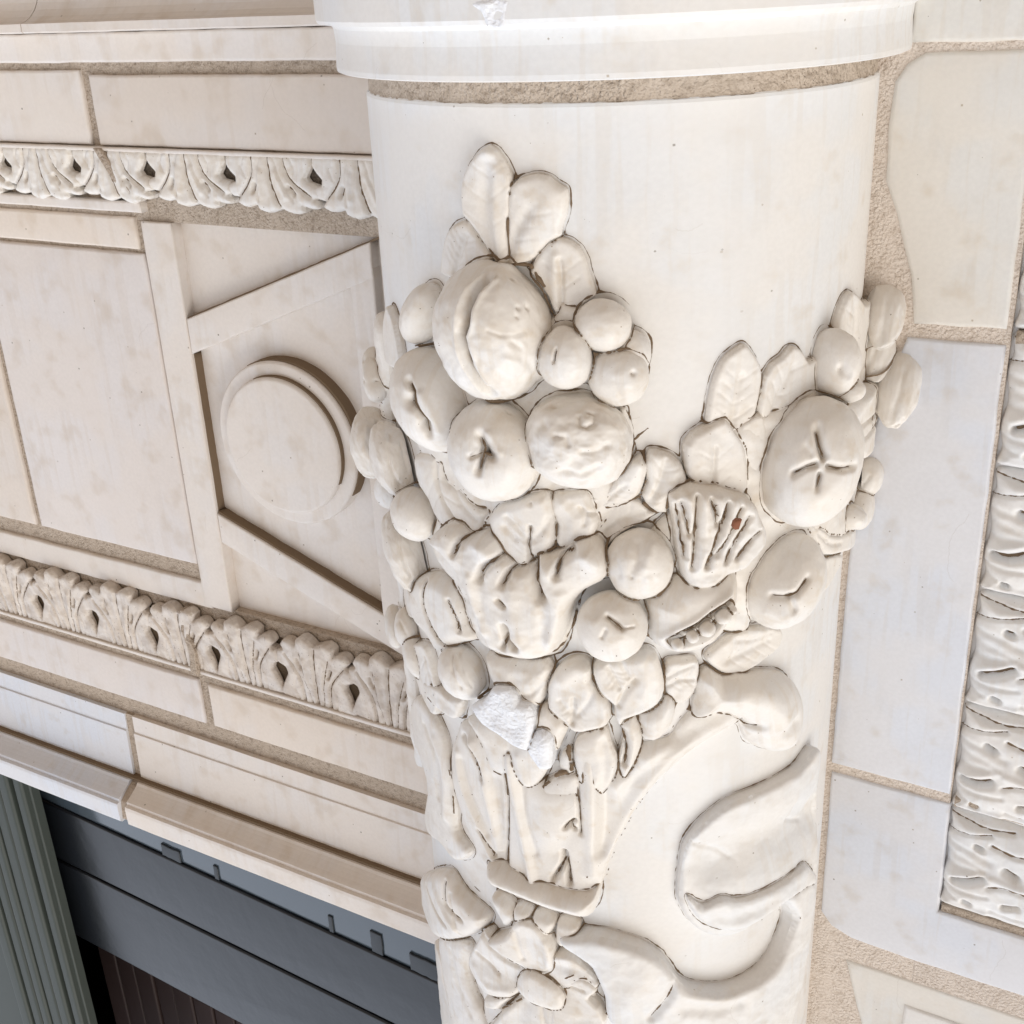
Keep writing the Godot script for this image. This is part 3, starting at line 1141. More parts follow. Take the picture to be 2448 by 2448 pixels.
func build_centre_garland() -> void:
	var g := thing("fruit_garland", "plump drop of carved fruit and leaves on the middle of the column, pomegranate biggest", "garland", Vector3(0, .3, .26), "fruit drops hung round the column")
	lay(g, "ground_mass", [79,324,47,304,9,305,-24,289,-51,272,-58,260,-90,269,-112,293,-112,324,-100,350,-111,392,-94,416,-111,440,-90,471,-84,493,-90,511,-70,538,-53,601,-32,620,20,629,53,612,69,570,104,535,90,472,118,429,136,387,116,349], {"h": 12, "w": 14, "c": 2.4, "n": 1.5})
	# leaves at its tip
	lay(g, "leaf", [64,244,61,233,58,220,52,207,43,199,33,195,26,196,19,204,11,214,3,224,7,230,27,238,43,247,56,248], {"h": 9, "w": 9, "g": [[3.0, 2.6, [43,243,37,225,29,208]]] if false else [[3.0, 2.6] + [43,243,37,225,29,208]]})
	lay(g, "leaf", [-17,162,-24,157,-40,153,-50,155,-58,161,-65,165,-66,171,-64,186,-60,196,-59,204,-48,210,-40,219,-31,227,-15,232,-10,229,-12,199,-14,173], {"h": 9, "w": 10, "dome": 3, "dw": 24, "g": [[5.0, 2.8] + [-14,223,-21,202,-33,183], [9.0, -2.0] + [-33,204,-47,187,-52,169]]})
	lay(g, "leaf", [3,130,-5,135,-12,144,-17,154,-18,163,-16,173,-15,187,-13,205,-13,229,-3,234,5,224,16,207,26,195,32,190,33,175,31,162,25,149,16,139], {"h": 10, "w": 9, "g": [[7.0, 4.0] + [0,226,5,206,6,182,3,162,1,145], [5.5, -3.4] + [-6,229,-3,199,-2,173,-2,150,2,138]]})
	lay(g, "leaf", [-59,205,-67,208,-74,213,-80,225,-82,234,-86,246,-88,254,-79,261,-63,269,-52,271,-47,258,-38,244,-31,236,-36,223,-48,210], {"h": 9, "w": 9, "g": [[2.2, 4.5] + [-59,266,-59,242,-58,224], [5.0, -2.6] + [-54,265,-53,242,-54,221]]})
	crumbs(g, 0.0, [29,237,14,231,0,229,-16,229,-32,228,-39,239,-45,247], 9.0, 1.6, .75)
	fruit(g, "lemon", [90,286,8,34.8,19.1,22.9,-2.16], [], {"taper": .0, "lump": .05})
	# the big split pomegranate
	var pom := fruit(g, "pomegranate", [-1,287,20,52.7,59.9,50.0,-3.03], [
		["g", .06, .27] + [31,86,40,18,72,67,9,53,84,6,33,94,-4,17,98,-1,-8,100,-2,-31,95,5,-54,84,12,-83,55],
		["g", .05, -.05] + [22,89,40,2,73,69,-9,51,85,-14,19,97,-14,-11,98,-8,-41,91,0,-73,69],
		["g", .05, -.04] + [41,81,41,27,67,69,20,51,84,18,33,93,9,14,99,13,-11,99,15,-33,93,22,-57,79],
		["d", .035, .07] + [79,43,44], ["d", .04, .07] + [87,40,28], ["d", .03, .05] + [79,32,52], ["d", .03, .05] + [60,78,19],
		["g", .03, .02] + [42,20,88,59,11,80,77,7,63,90,9,43], ["g", .05, .035] + [73,-1,69,82,-14,55], ["g", .06, .03] + [43,-47,77,55,-62,56,68,-60,42], ["g", .05, -.03] + [60,-24,77,74,-33,58], ["g", .07, .03] + [83,-40,39,61,-78,-13],
		["g", .10, -.03] + [21,72,66,36,89,29,43,86,-29]], {"lump": .05, "n": .035, "dirt": .4})
	fruit(g, "berry", [-94,278,16,24.5,22.5,20.0,2.79], [], {"lump": .04})
	fruit(g, "berry", [-116,306,8,18.1,21.1,16.6,3.11], [], {"lump": .03})
	fruit(g, "berry", [-106,323,18,26.8,25.9,22.4,3.13], [["d", .09, .16] + [45,34,83], ["g", .10, .04] + [-12,10,99,11,-55,83]], {"lump": .04})
	fruit(g, "pear", [-64,305,24,24.0,26.7,21.5,3.03], [["g", .06, .20] + [-25,44,86,-26,9,96], ["d", .35, -.08] + [-39,91,-16]], {"taper": .12, "lump": .03, "dirt": .45})
	# apples
	fruit(g, "apple", [79,367,12,43.3,51.5,40.3,-2.57], [
		["g", .07, .24] + [44,41,80,50,19,84,42,-0,91,43,-22,88,43,-44,79,21,-67,72], ["d", .13, .26] + [36,5,93], ["d", .12, .24] + [34,-48,81], ["g", .09, -.06] + [64,4,77,63,-28,72,46,-62,63]], {"lump": .04})
	fruit(g, "apple", [2,399,24,43.9,47.4,38.8,-2.98], [
		["d", .30, .16] + [27,21,94], ["d", .15, .30] + [29,27,92], ["g", .075, .30] + [20,56,80,30,36,88,27,24,93,7,-16,98], ["g", .08, .28] + [27,24,93,45,14,88], ["g", .05, .12] + [27,24,93,-6,16,99], ["d", .05, .04] + [60,80,7], ["g", .08, -.05] + [37,56,74,59,19,78]], {"lump": .03, "dirt": .45})
	fruit(g, "quince", [-73,382,20,46.4,40.5,36.9,3.00], [
		["d", .09, .12] + [-50,76,41], ["g", .04, .07] + [1,75,66,6,61,79,18,58,80,29,66,69,27,80,53,15,82,54], ["d", .09, -.05] + [15,72,68], ["g", .05, .06] + [-34,32,88,-17,35,92,-10,20,97], ["d", .12, -.06] + [-28,15,95],
		["g", .07, .06] + [19,10,98,46,16,87,57,27,78], ["d", .13, -.05] + [-15,-13,98], ["g", .07, .06] + [-14,-40,91,20,-42,89,50,-21,84], ["d", .12, .06] + [-61,40,68], ["d", .14, -.05] + [51,60,61], ["d", .1, -.05] + [34,-13,93]], {"lump": .09, "n": .05, "square": .35})
	# leaves round the apples
	lay(g, "leaf", [-107,356,-112,356,-115,372,-118,392,-116,407,-102,420,-77,435,-52,437,-47,429,-71,413,-95,395,-106,376], {"h": 7, "w": 6})
	crumbs(g, 0.0, [-118,390,-124,384,-132,378], 0.0, 1.0, .9)
	lay(g, "leaf", [117,434,119,450,113,467,99,478,89,493,74,503,51,505,25,500,23,480,17,468,35,463,51,452,68,444,72,427,96,426], {"h": 14, "w": 14, "dome": 4, "dw": 22, "g": [[2.2, 4.0] + [78,426,78,448,68,471,54,487], [2.5, 2.4] + [61,443,48,465,31,479], [6.0, -3.0] + [53,445,37,459,19,469]]})
	lay(g, "leaf", [-90,458,-102,444,-123,446,-132,457,-140,459,-123,471,-108,479,-94,494,-87,488,-79,482], {"h": 8, "w": 8, "g": [[3.0, 2.0] + [-93,479,-110,465,-126,459]]})
	lay(g, "leaf", [-93,436,-102,423,-116,406,-125,401,-131,410,-129,423,-123,440,-108,448,-89,453,-77,451,-72,439], {"h": 13, "w": 11, "g": [[2.6, 3.2] + [-88,447,-102,436,-111,428], [5.0, -2.5] + [-100,438,-114,424,-123,410]]})
	lay(g, "leaf", [-128,407,-132,397,-146,400,-158,408,-164,420,-168,438,-163,445,-152,446,-148,459,-139,458,-129,448,-125,439,-130,426], {"h": 14, "w": 12, "g": [[3.2, 3.0] + [-129,449,-138,436,-143,421,-146,406], [6.0, -3.0] + [-136,448,-149,433,-154,417]]})
	lay(g, "leaf", [-44,453,-48,438,-60,435,-78,434,-85,451,-89,463,-83,479,-71,485,-57,494,-48,486,-50,468], {"h": 20, "w": 14, "n": 1.2, "g": [[2.0, 4.0] + [-72,448,-79,454,-85,455], [2.0, 3.0] + [-76,465,-77,457,-73,451], [4.0, -2.5] + [-57,445,-67,460,-64,478]]})
	lay(g, "leaf", [15,472,7,459,-9,450,-29,440,-44,436,-49,449,-51,466,-51,484,-43,498,-31,504,-26,514,-14,516,-3,505,7,492,13,482], {"h": 26, "w": 18, "g": [[2.2, 5.0] + [-28,506,-27,488,-29,470], [3.0, 3.0] + [-25,484,-16,470,-8,463], [3.0, 2.6] + [-32,483,-42,469,-46,460], [3.0, 2.4] + [-15,484,-6,474], [1.8, 4.0] + [-30,447,-30,447]]})
	# the ribbed calyx cup
	var cup := lay(g, "calyx_cup", [83,510,75,499,54,483,43,485,33,492,17,484,2,486,-4,498,-12,505,-20,509,-32,507,-36,495,-47,494,-58,490,-69,481,-82,477,-91,485,-97,501,-98,510,-91,521,-77,530,-70,539,-65,550,-61,566,-55,587,-44,605,-28,613,-11,615,6,614,19,609,25,594,31,568,40,552,50,534,64,522,80,516], {"h": 34, "w": 22, "e": .25, "dome": 8, "dw": 40, "n": 1.0, "c": 1.4, "dirt": .5, "dr": 1.1, "g": [
		[3.2, 9.0] + [43,510,39,497,28,488], [3.4, 12.0] + [16,529,11,515,-5,500], [3.2, 10.0] + [-7,528,-12,515,-23,507], [4.4, 16.0] + [-40,537,-35,521,-33,503], [3.0, 11.0] + [-54,511,-58,495,-68,486],
		[2.4, 9.0] + [-3,546,-8,550], [3.6, 14.0] + [-7,574,-8,587,-15,595], [2.6, 8.0] + [-7,587,-3,600],
		[6.5, 3.5] + [15,531,14,569,1,598], [6.0, -4.0] + [25,530,23,556,16,585], [7.0, -4.0] + [-17,532,-17,560,-24,593], [5.0, 3.5] + [-41,537,-42,564,-39,597], [7.0, -3.5] + [-56,531,-54,557,-47,584], [8.0, -6.0] + [26,490,13,493,3,500], [8.0, -6.0] + [-76,486,-88,496], [7.0, -5.0] + [-45,500,-48,508]]})
	lay(g, "collar", [34,632,20,629,1,629,-20,627,-36,621,-41,630,-35,649,-31,666,-19,686,3,688,13,674,24,669,30,653], {"h": 15, "w": 12, "dome": 5, "dw": 25, "n": 1.2, "g": [[2.2, 3.0] + [20,665,10,656,-3,656], [3.0, 3.0] + [-8,666,-19,661,-30,647]]})
	# pod and nut on the flank
	lay(g, "seed_pod", [152,605,142,589,123,572,95,562,71,565,59,579,52,600,44,618,66,631,96,655,114,645,139,638,154,624], {"h": 18, "w": 14, "dome": 4, "dw": 20, "g": [[2.2, 5.5] + [107,572,111,598,100,620,80,640], [2.4, 6.0] + [74,556,61,565,53,582,46,606], [1.8, 5.0] + [71,579,63,596,58,610]]})
	fruit(g, "nut", [67,665,10,25.8,30.9,24.1,-2.60], [["g", .06, .09] + [51,68,52,50,22,84,47,-43,77], ["g", .05, .05] + [70,65,30,82,14,55,73,-52,44], ["g", .08, -.05] + [63,64,44,67,16,72,65,-44,62]], {"lump": .03})

func build_right_garland() -> void:
	var g := thing("fruit_garland", "carved fruit spray nearest the whiter blocks, with fluted bell and split seed pod", "garland", Vector3(-.2, .3, .15), "fruit drops hung round the column")
	lay(g, "leaf", [-184,379,-184,367,-186,353,-190,335,-197,320,-207,312,-217,307,-226,315,-235,329,-237,343,-234,363,-232,373,-218,389,-208,389,-194,387], {"h": 8, "w": 8, "g": [[3.5, 2.2] + [-208,380,-209,361,-214,336]]})
	lay(g, "leaf", [-238,353,-241,340,-248,331,-260,326,-271,318,-284,326,-293,338,-304,336,-312,369,-280,373,-257,380,-242,387,-235,375], {"h": 8, "w": 8, "g": [[3.5, 2.2] + [-249,376,-258,356,-271,336]]})
	lay(g, "leaf", [-213,386,-223,378,-237,375,-244,394,-243,412,-236,430,-228,444,-221,418], {"h": 10, "w": 8})
	lay(g, "leaf", [-163,406,-163,393,-170,384,-184,377,-199,372,-209,386,-217,397,-220,406,-224,443,-211,453,-188,449,-174,437,-165,422], {"h": 14, "w": 10, "g": [[2.0, 3.0] + [-189,441,-189,422,-189,398], [8.0, -2.0] + [-176,413,-182,392]]})
	lay(g, "ground_mass", [-199,388,-233,377,-259,372,-303,366,-340,359,-379,353,-448,392,-447,448,-447,507,-448,570,-357,549,-295,553,-250,567,-232,601,-205,594,-161,576,-122,593,-103,564,-116,508,-144,467,-178,442], {"h": 10, "w": 14, "c": 2.4, "n": 1.5})
	# curled tip and the leaves at the end of the spray
	lay(g, "leaf", [-330,318,-335,308,-343,295,-357,286,-372,291,-403,308,-448,316,-447,340,-448,362,-449,391,-386,371,-361,348], {"h": 9, "w": 9, "g": [[4.0, 2.0] + [-370,350,-369,324,-365,301]]})
	fruit(g, "leaf_bud", [-446,325,23,19.2,43.6,19.0,2.36], [["g", .15, .10] + [-61,-79,-7,-100,-8,6,-54,69,48], ["g", .12, .08] + [-16,-75,64,-68,-21,70]], {"lump": .10, "point": .8, "phi": 2.9, "n": .04})
	fruit(g, "leaf_bud", [-447,366,16,21.3,39.0,20.0,-0.79], [["g", .15, .08] + [62,70,-35,96,28,8]], {"lump": .10, "point": .75, "phi": 2.9, "n": .04})
	fruit(g, "curled_tip", [-318,342,14,16.9,32.2,28.0,3.05], [["d", .18, .16] + [-77,-9,63], ["g", .14, .10] + [-77,-9,63,-52,-23,82]], {"lump": .03})
	fruit(g, "curled_tip", [-326,368,22,12.4,13.7,22.0,2.73], [["d", .30, .34] + [-89,43,15]], {"lump": .03})
	fruit(g, "leaf_bud", [-442,398,41,24.9,51.5,23.0,2.36], [["g", .12, .08] + [-68,-74,-4,-97,-4,25]], {"lump": .10, "point": .75, "phi": 2.9, "n": .04})
	# big apple with its cross of clefts
	fruit(g, "apple", [-284,429,22,47.4,63.7,46.0,2.81], [
		["d", .34, .10] + [-60,7,79], ["g", .07, .20] + [-69,56,47,-68,37,64,-60,21,77], ["g", .05, .16] + [-91,-15,39,-82,-1,58,-70,7,72], ["g", .05, .16] + [-49,8,87,-27,7,96,9,13,99], ["g", .05, .14] + [-59,-8,80,-55,-28,79],
		["g", .05, .04] + [-85,27,46,-79,19,58]], {"lump": .03, "square": .12, "dirt": .42})
	lay(g, "bell_flower", [-330,395,-356,387,-410,391,-444,396,-442,407,-442,425,-440,417,-440,435,-441,455,-444,475,-398,469,-362,447,-354,424], {"h": 24, "w": 16, "g": [[2.4, 3.6] + [-342,426,-375,421,-443,432], [2.4, 3.6] + [-350,438,-390,439,-442,443], [7.0, -3.0] + [-336,407,-366,398,-401,392]]})
	fruit(g, "berry", [-446,505,21,16.7,22.2,15.0,-0.79], [["g", .12, .1] + [58,74,-35,92,38,7]], {"lump": .05})
	fruit(g, "berry", [-433,536,14,18.6,27.9,16.0,2.33], [], {"lump": .05})
	fruit(g, "berry", [-395,532,8,14.5,14.5,20.0,2.45], [], {"lump": .05})
	lay(g, "leaf", [-301,504,-324,516,-359,538,-448,568,-448,591,-378,567,-338,552,-320,534], {"h": 12, "w": 10, "g": [[2.5, 2.5] + [-319,520,-343,541,-369,551]]})
	lay(g, "leaf", [-332,559,-396,578,-378,591,-348,599,-326,594], {"h": 7, "w": 7})
	# the second apple, folded below
	fruit(g, "apple", [-267,553,14,37.6,48.8,40.0,2.67], [["g", .08, .12] + [-83,-26,49,-59,-14,79,-46,-1,89,-31,31,90], ["g", .07, .10] + [-59,-14,79,-32,-36,88], ["g", .16, -.06] + [-70,-55,45,-29,-53,80]], {"lump": .05, "dirt": .1})
	# the fluted bell
	var bell := lay(g, "bell_flower", [-147,436,-157,430,-167,428,-179,432,-190,434,-202,440,-215,446,-224,455,-229,467,-237,486,-236,497,-224,511,-215,521,-199,524,-187,532,-172,533,-162,526,-157,508,-154,490,-151,463], {"h": 34, "w": 18, "e": .3, "n": 1.4, "c": 1.4, "dirt": .5, "dr": 1.0, "g": [
		[2.6, 7.0] + [-156,440,-160,461,-162,471], [2.8, 8.0] + [-169,436,-167,465,-166,507], [2.4, 7.0] + [-180,440,-184,454,-185,464], [2.8, 9.0] + [-195,447,-186,475,-178,507], [2.2, 5.0] + [-207,453,-196,477,-186,496], [2.2, 5.0] + [-215,463,-202,485,-194,505], [2.0, 5.0] + [-225,480,-213,491,-204,503], [2.4, 6.0] + [-152,443,-156,474,-159,495],
		[5.0, -4.0] + [-162,434,-164,461,-162,496], [5.0, -4.0] + [-174,435,-175,466,-172,506], [5.0, -3.5] + [-189,439,-188,458,-180,488], [6.0, -3.0] + [-202,445,-195,463,-189,482]]})
	var rust := MeshInstance3D.new()
	rust.name = "bare_clay_chip"
	rust.mesh = carve(0.0, [-186,447,-188,445,-192,446,-191,450,-190,455,-187,455,-185,452], {"h": 1.2, "w": 2.0, "base": 67.5, "c": .7, "n": 1.5, "sink": 3.0})
	rust.material_override = clay
	bell.add_child(rust, true)
	# below it: plum, small apple, split pod
	fruit(g, "plum", [-123,506,16,31.5,33.6,27.6,3.11], [["g", .14, .09] + [-14,83,54,-13,45,89,-34,5,94], ["g", .15, -.07] + [26,75,61,10,27,96], ["d", .12, -.05] + [16,-9,98], ["g", .1, .05] + [-73,49,48,-63,-2,77], ["d", .05, .05] + [-29,-5,95]], {"lump": .06, "dirt": .42})
	fruit(g, "apple", [-99,567,26,33.6,35.3,29.3,-3.12], [["d", .26, .11] + [18,48,86], ["g", .07, .14] + [-10,66,75,18,48,86,34,33,88], ["g", .04, .06] + [34,33,88,64,31,70], ["g", .06, .09] + [-16,30,94,-26,10,96], ["d", .2, -.03] + [-40,47,79]], {"lump": .02, "dirt": .5})
	var pod := lay(g, "seed_pod", [-127,544,-135,534,-143,527,-158,520,-180,518,-210,524,-215,542,-214,559,-207,578,-194,596,-177,604,-157,605,-142,599,-132,587,-130,564], {"h": 30, "w": 24, "e": .2, "dome": 10, "dw": 45, "c": 1.4, "n": .5, "dirt": .45, "g": [
		[4.0, 8.0] + [-148,580,-155,573,-169,564,-183,553,-197,546], [4.0, 7.0] + [-151,584,-167,575,-182,568,-194,556], [3.6, -4.0] + [-140,579,-154,566,-169,557,-183,546,-198,538], [3.4, -3.5] + [-150,591,-170,587,-186,576,-200,554]]})
	for s in [[-152,581,41,5.9,5.5,8.0,3.05], [-164,573,42,6.2,5.8,8.0,3.03], [-176,567,42,8.1,6.8,9.0,-2.73], [-190,557,41,8.1,6.5,9.0,-2.65], [-198,552,39,4.5,3.9,7.0,2.96]]:
		var seed_mesh := fruit_mesh(0.0, s, [], {"lump": .08, "phi": 2.6})
		var sd := MeshInstance3D.new()
		sd.name = "seed"
		sd.mesh = seed_mesh
		sd.material_override = glaze_cream
		pod.add_child(sd, true)
	lay(g, "leaf", [-188,620,-202,609,-218,599,-236,599,-274,612,-273,632,-257,639,-238,646,-216,648,-199,636], {"h": 10, "w": 9, "g": [[4.0, 2.2] + [-210,628,-232,622,-256,618], [3.0, 1.8] + [-220,607,-240,612,-260,611]], "dirt": .1})
	lay(g, "leaf", [-146,630,-150,620,-164,618,-180,621,-181,640,-177,657,-165,670,-151,660,-147,645], {"h": 12, "w": 9, "g": [[2.2, 2.2] + [-150,645,-161,639,-174,641], [2.2, 2.0] + [-150,635,-161,629,-174,625]]})
	lay(g, "leaf", [-80,621,-91,612,-115,607,-130,602,-139,609,-145,627,-147,647,-141,663,-124,674,-110,680,-105,689,-99,676,-99,664,-88,652,-82,638], {"h": 20, "w": 14, "g": [[2.4, 3.6] + [-95,618,-102,633,-105,641], [2.4, 3.0] + [-107,613,-113,629], [3.0, 4.5] + [-119,631,-110,645,-104,661], [7.0, -2.6] + [-123,614,-129,633,-125,651]]})
	lay(g, "leaf", [-35,659,-36,647,-43,631,-56,618,-70,615,-79,623,-78,637,-88,652,-96,666,-94,687,-77,696,-61,700,-51,690,-42,682,-35,675], {"h": 18, "w": 14, "g": [[2.6, 4.5] + [-62,658,-61,672,-60,687], [3.0, 2.6] + [-57,675,-49,662], [3.0, 2.4] + [-66,676,-77,658,-81,644], [7.0, -3.0] + [-53,638,-66,624,-75,625]]})

func build_left_garland() -> void:
	var g := thing("fruit_garland", "fruit drop round the shaded side of the column, seen edge-on against the lozenge panel", "garland", Vector3(.24, .3, .15), "fruit drops hung round the column")
	lay(g, "ground_mass", [196, 330, 240, 320, 300, 345, 330, 420, 318, 520, 300, 640, 280, 760, 262, 880, 240, 900, 222, 800, 226, 660, 230, 520, 214, 420], {"h": 14, "w": 18, "c": 2.4, "n": 1.6})
	fruit(g, "ribbed_fruit", [233,385,16,13.3,32.4,15.0,0.79], [["g", .10, .16] + [-48,-43,77,-92,-37,-10,-45,-35,-82], ["g", .10, .14] + [-35,28,89,-89,46,5,-61,40,-69], ["g", .09, .10] + [-20,-84,50,-22,-96,-18,-17,-74,-65], ["g", .09, .10] + [13,67,73,20,96,18,17,85,-50]], {"square": .6})
	lay(g, "leaf", [190,320,170,295,157,301,149,318,144,344,152,355,190,360,196,343], {"h": 9, "w": 5})
	fruit(g, "fig", [231,459,26,28.4,43.5,24.0,-2.36], [["g", .10, .12] + [91,28,-32,91,-41,10,23,-97,-9], ["g", .12, -.07] + [97,5,25,79,-45,42]], {"lump": .14, "n": .05, "point": .6, "square": .25})
	fruit(g, "fig", [173,456,14,27.2,43.5,22.0,-2.36], [["g", .08, .10] + [92,34,19,80,-38,46,48,-86,16], ["g", .08, .06] + [97,6,-24,79,-54,-29]], {"lump": .14, "n": .05, "point": .6, "square": .25})
	lay(g, "leaf", [227,542,228,514,231,509,204,508,190,530,176,557,174,588,232,610,229,581,227,559], {"h": 10, "w": 8})
	fruit(g, "berry", [233,519,13,25.1,21.3,17.0,-2.36], [], {"lump": .06})
	fruit(g, "plum", [127,503,12,30.4,28.6,24.0,-2.86], [], {"lump": .05})
	fruit(g, "fig", [162,557,12,26.0,46.5,23.0,-2.44], [["g", .08, .10] + [78,55,29,83,-15,54,62,-72,32]], {"lump": .14, "n": .05, "point": .6, "square": .25})
	lay(g, "leaf", [233,642,206,624,177,624,168,645,181,656,234,671], {"h": 8, "w": 6})
	fruit(g, "berry", [232,692,21,16.3,26.4,12.0,-2.36], [], {"lump": .06})
	fruit(g, "berry", [203,680,8,21.9,25.8,16.0,-2.39], [["g", .12, .08] + [79,16,59,86,-35,37]], {"lump": .06})
	fruit(g, "berry", [179,700,6,17.7,29.5,15.0,-2.35], [], {"lump": .06})
	lay(g, "leaf", [195,700,144,668,129,678,120,698,112,723,127,752,149,747,173,729], {"h": 11, "w": 8, "g": [[2.0, 2.5] + [138,681,129,703,121,725]]})
	lay(g, "leaf", [148,718,116,708,95,709,73,706,81,731,98,737,119,736,140,731], {"h": 12, "w": 9, "n": 1.2})

func build_acanthus() -> void:
	var g := thing("acanthus_leaf", "big fan of carved leaves gathered by a band, its broken tip patched bluish white", "leaf carving", Vector3(.05, 1.1, .26))
	# one wide fan sweeping to the curled tip
	lay(g, "leaf_fan", [81,737,68,733,32,730,5,736,-12,733,-25,769,-38,770,-58,762,-57,737,-74,712,-90,702,-102,730,-111,748,-115,732,-120,719,-153,712,-164,696,-182,675,-197,661,-216,649,-233,664,-252,695,-235,702,-219,711,-183,726,-153,752,-129,782,-112,815,-97,852,-87,890,-79,916,-42,924,0,924,23,917,54,923,75,893,94,860,105,826,103,787,92,762], {"h": 13, "w": 26, "e": .06, "c": 1.5, "n": .2, "g": [
		[2.4, 5.2] + [16,748,15,802,22,907], [5.5, -7.0] + [10,745,1,816,-13,913], [9.0, 5.5] + [29,788,28,856,28,897], [5.5, -6.5] + [58,749,41,799,30,878],
		[3.4, 8.0] + [71,749,57,759,49,776,46,791], [5.0, -3.5] + [83,774,77,817,55,860,37,899], [2.6, 6.0] + [56,865,43,882,37,892], [5.0, 3.0] + [77,782,66,821,45,865],
		[2.8, 11.0] + [-47,856,-45,872,-34,896], [2.8, 11.0] + [-47,858,-50,876,-52,898], [2.4, 8.0] + [-59,809,-49,821], [2.0, 6.0] + [-53,814,-59,822],
		[2.2, 5.2] + [-61,766,-64,784,-65,827], [8.0, -6.0] + [-72,728,-77,782,-77,878], [8.0, 5.0] + [-90,722,-91,781,-84,848], [26.0, -5.0] + [-40,782,-37,823], [10.0, 3.0] + [-58,823,-46,845,-40,859],
		[9.0, -4.0] + [-88,889,-100,834,-128,767,-166,721,-216,694], [10.0, 4.0] + [-89,840,-113,775,-145,733,-177,704], [8.0, -3.5] + [-99,764,-125,736,-152,718], [3.0, 2.2] + [-6,762,-6,810,-17,865]]})
	lay(g, "curled_tip", [-179,658,-180,639,-190,633,-205,643,-218,643,-246,652,-277,664,-295,683,-305,709,-304,737,-292,757,-273,758,-251,744,-238,733,-230,712,-218,695,-201,684,-187,686,-177,686], {"h": 24, "w": 26, "e": .25, "dome": 8, "dw": 40, "c": 1.5, "dirt": .08, "g": [[4.0, 8.0] + [-225,700,-232,707,-241,708], [9.0, 4.0] + [-196,666,-201,649,-202,637], [12.0, -4.0] + [-224,659,-247,671,-265,703], [8.0, 4.5] + [-241,725,-261,725,-278,715]]})
	# flanking strands on the shaded side
	lay(g, "leaf_blade", [234,809,181,757,139,755,116,771,105,807,101,835,101,865,101,896,79,915,105,942,139,941,178,956,193,934,167,877,182,851,234,855], {"h": 12, "w": 10, "dirt": .15, "g": [[4.0, 3.0] + [155,780,131,810,130,866], [6.0, -3.0] + [127,783,112,819,116,883]]})
	crumbs(g, 0.0, [102,807,98,832,98,860,100,888], 11.0, .9, .5)
	lay(g, "leaf_lobe", [-59,730,-62,711,-76,699,-91,692,-97,713,-103,733,-97,758,-83,777,-69,774,-62,752], {"h": 9, "base": 8.0, "w": 16, "e": .05, "g": [[5.0, 2.5] + [-88,708,-91,737,-87,764]]})
	lay(g, "leaf_lobe", [-103,732,-109,701,-105,688,-115,675,-123,686,-126,705,-123,723,-116,741,-108,754], {"h": 12, "base": 6.0, "w": 12, "e": .15, "g": [[3.0, 8.0] + [-107,694,-111,714,-109,733]]})
	lay(g, "leaf_lobe", [-123,697,-123,678,-136,668,-150,654,-158,666,-157,683,-150,699,-137,709,-127,706], {"h": 20, "w": 14, "dirt": .3, "dr": 1.0, "g": [[3.0, 4.0] + [-123,668,-124,683,-126,696]]})
	lay(g, "leaf_lobe", [-42,748,-46,732,-55,725,-61,745,-60,761,-49,761], {"h": 10, "w": 9, "dr": 1.2, "dirt": .5})
	crumbs(g, 0.0, [-57,708,-54,728,-57,748,-43,756,-29,775,-17,786], 10.0, 2.6, .8)
	lay(g, "leaf_lobe", [-18,798,-19,783,-29,771,-44,760,-61,754,-65,773,-62,799,-48,813,-30,816], {"h": 7, "base": 8.0, "w": 18, "e": .08})
	lay(g, "leaf_lobe", [65,722,48,717,21,717,-3,725,-18,720,-33,743,-24,769,-12,784,8,774,25,777,36,772,44,750,57,732], {"h": 10, "base": 7.0, "w": 20, "e": .05, "g": [[4.0, 3.0] + [9,740,7,767], [5.0, -3.0] + [-2,740,-9,771]]})
	var patch := lay(g, "repair_patch", [43,689,28,677,21,666,14,656,-2,653,-8,659,-11,668,-21,669,-25,682,-23,699,-20,714,-18,723,-1,720,14,712,30,707,38,699], {"h": 13, "w": 8, "base": 17.0, "e": .5, "n": 1.3, "c": 1.1, "dirt": .2, "sink": 14.0}, repair, 0.0, "rough bluish-white repair on the broken leaf tip")
	lay(g, "repair_patch", [-20,707,-32,697,-41,705,-41,723,-38,744,-28,746,-18,731,-14,721], {"h": 13, "w": 10, "base": 14.0, "e": .4, "n": 1.0, "dirt": .2, "sink": 12.0}, repair, 0.0, "smoother bluish-white repair beside the rough one")
	lay(g, "leaf_lobe", [-15,695,-23,680,-34,673,-48,683,-54,695,-47,717,-41,729,-33,704,-22,711], {"h": 18, "w": 12, "n": 1.0})
	# the binding band and the stubs under it
	lay(g, "binding_band", [45,900,29,895,11,897,-19,899,-48,903,-75,900,-82,891,-84,907,-77,932,-65,938,-39,936,-16,933,13,931,35,930,47,918], {"h": 24, "w": 20, "e": .2, "dome": 6, "dw": 30, "dirt": .1, "n": .8})
	lay(g, "stub", [45,952,24,950,10,965,15,976,26,987,36,975], {"h": 18, "w": 10, "dr": 1.1})
	lay(g, "stub", [14,953,-7,953,-2,975,-9,979,4,991,15,978], {"h": 18, "w": 10, "dr": 1.1})
	lay(g, "stub", [-10,952,-35,955,-28,976,-27,984,-12,982,-6,976], {"h": 18, "w": 10, "dr": 1.1})
	lay(g, "stub", [-38,953,-61,954,-54,976,-42,990,-33,982,-34,971], {"h": 18, "w": 10, "dr": 1.1})

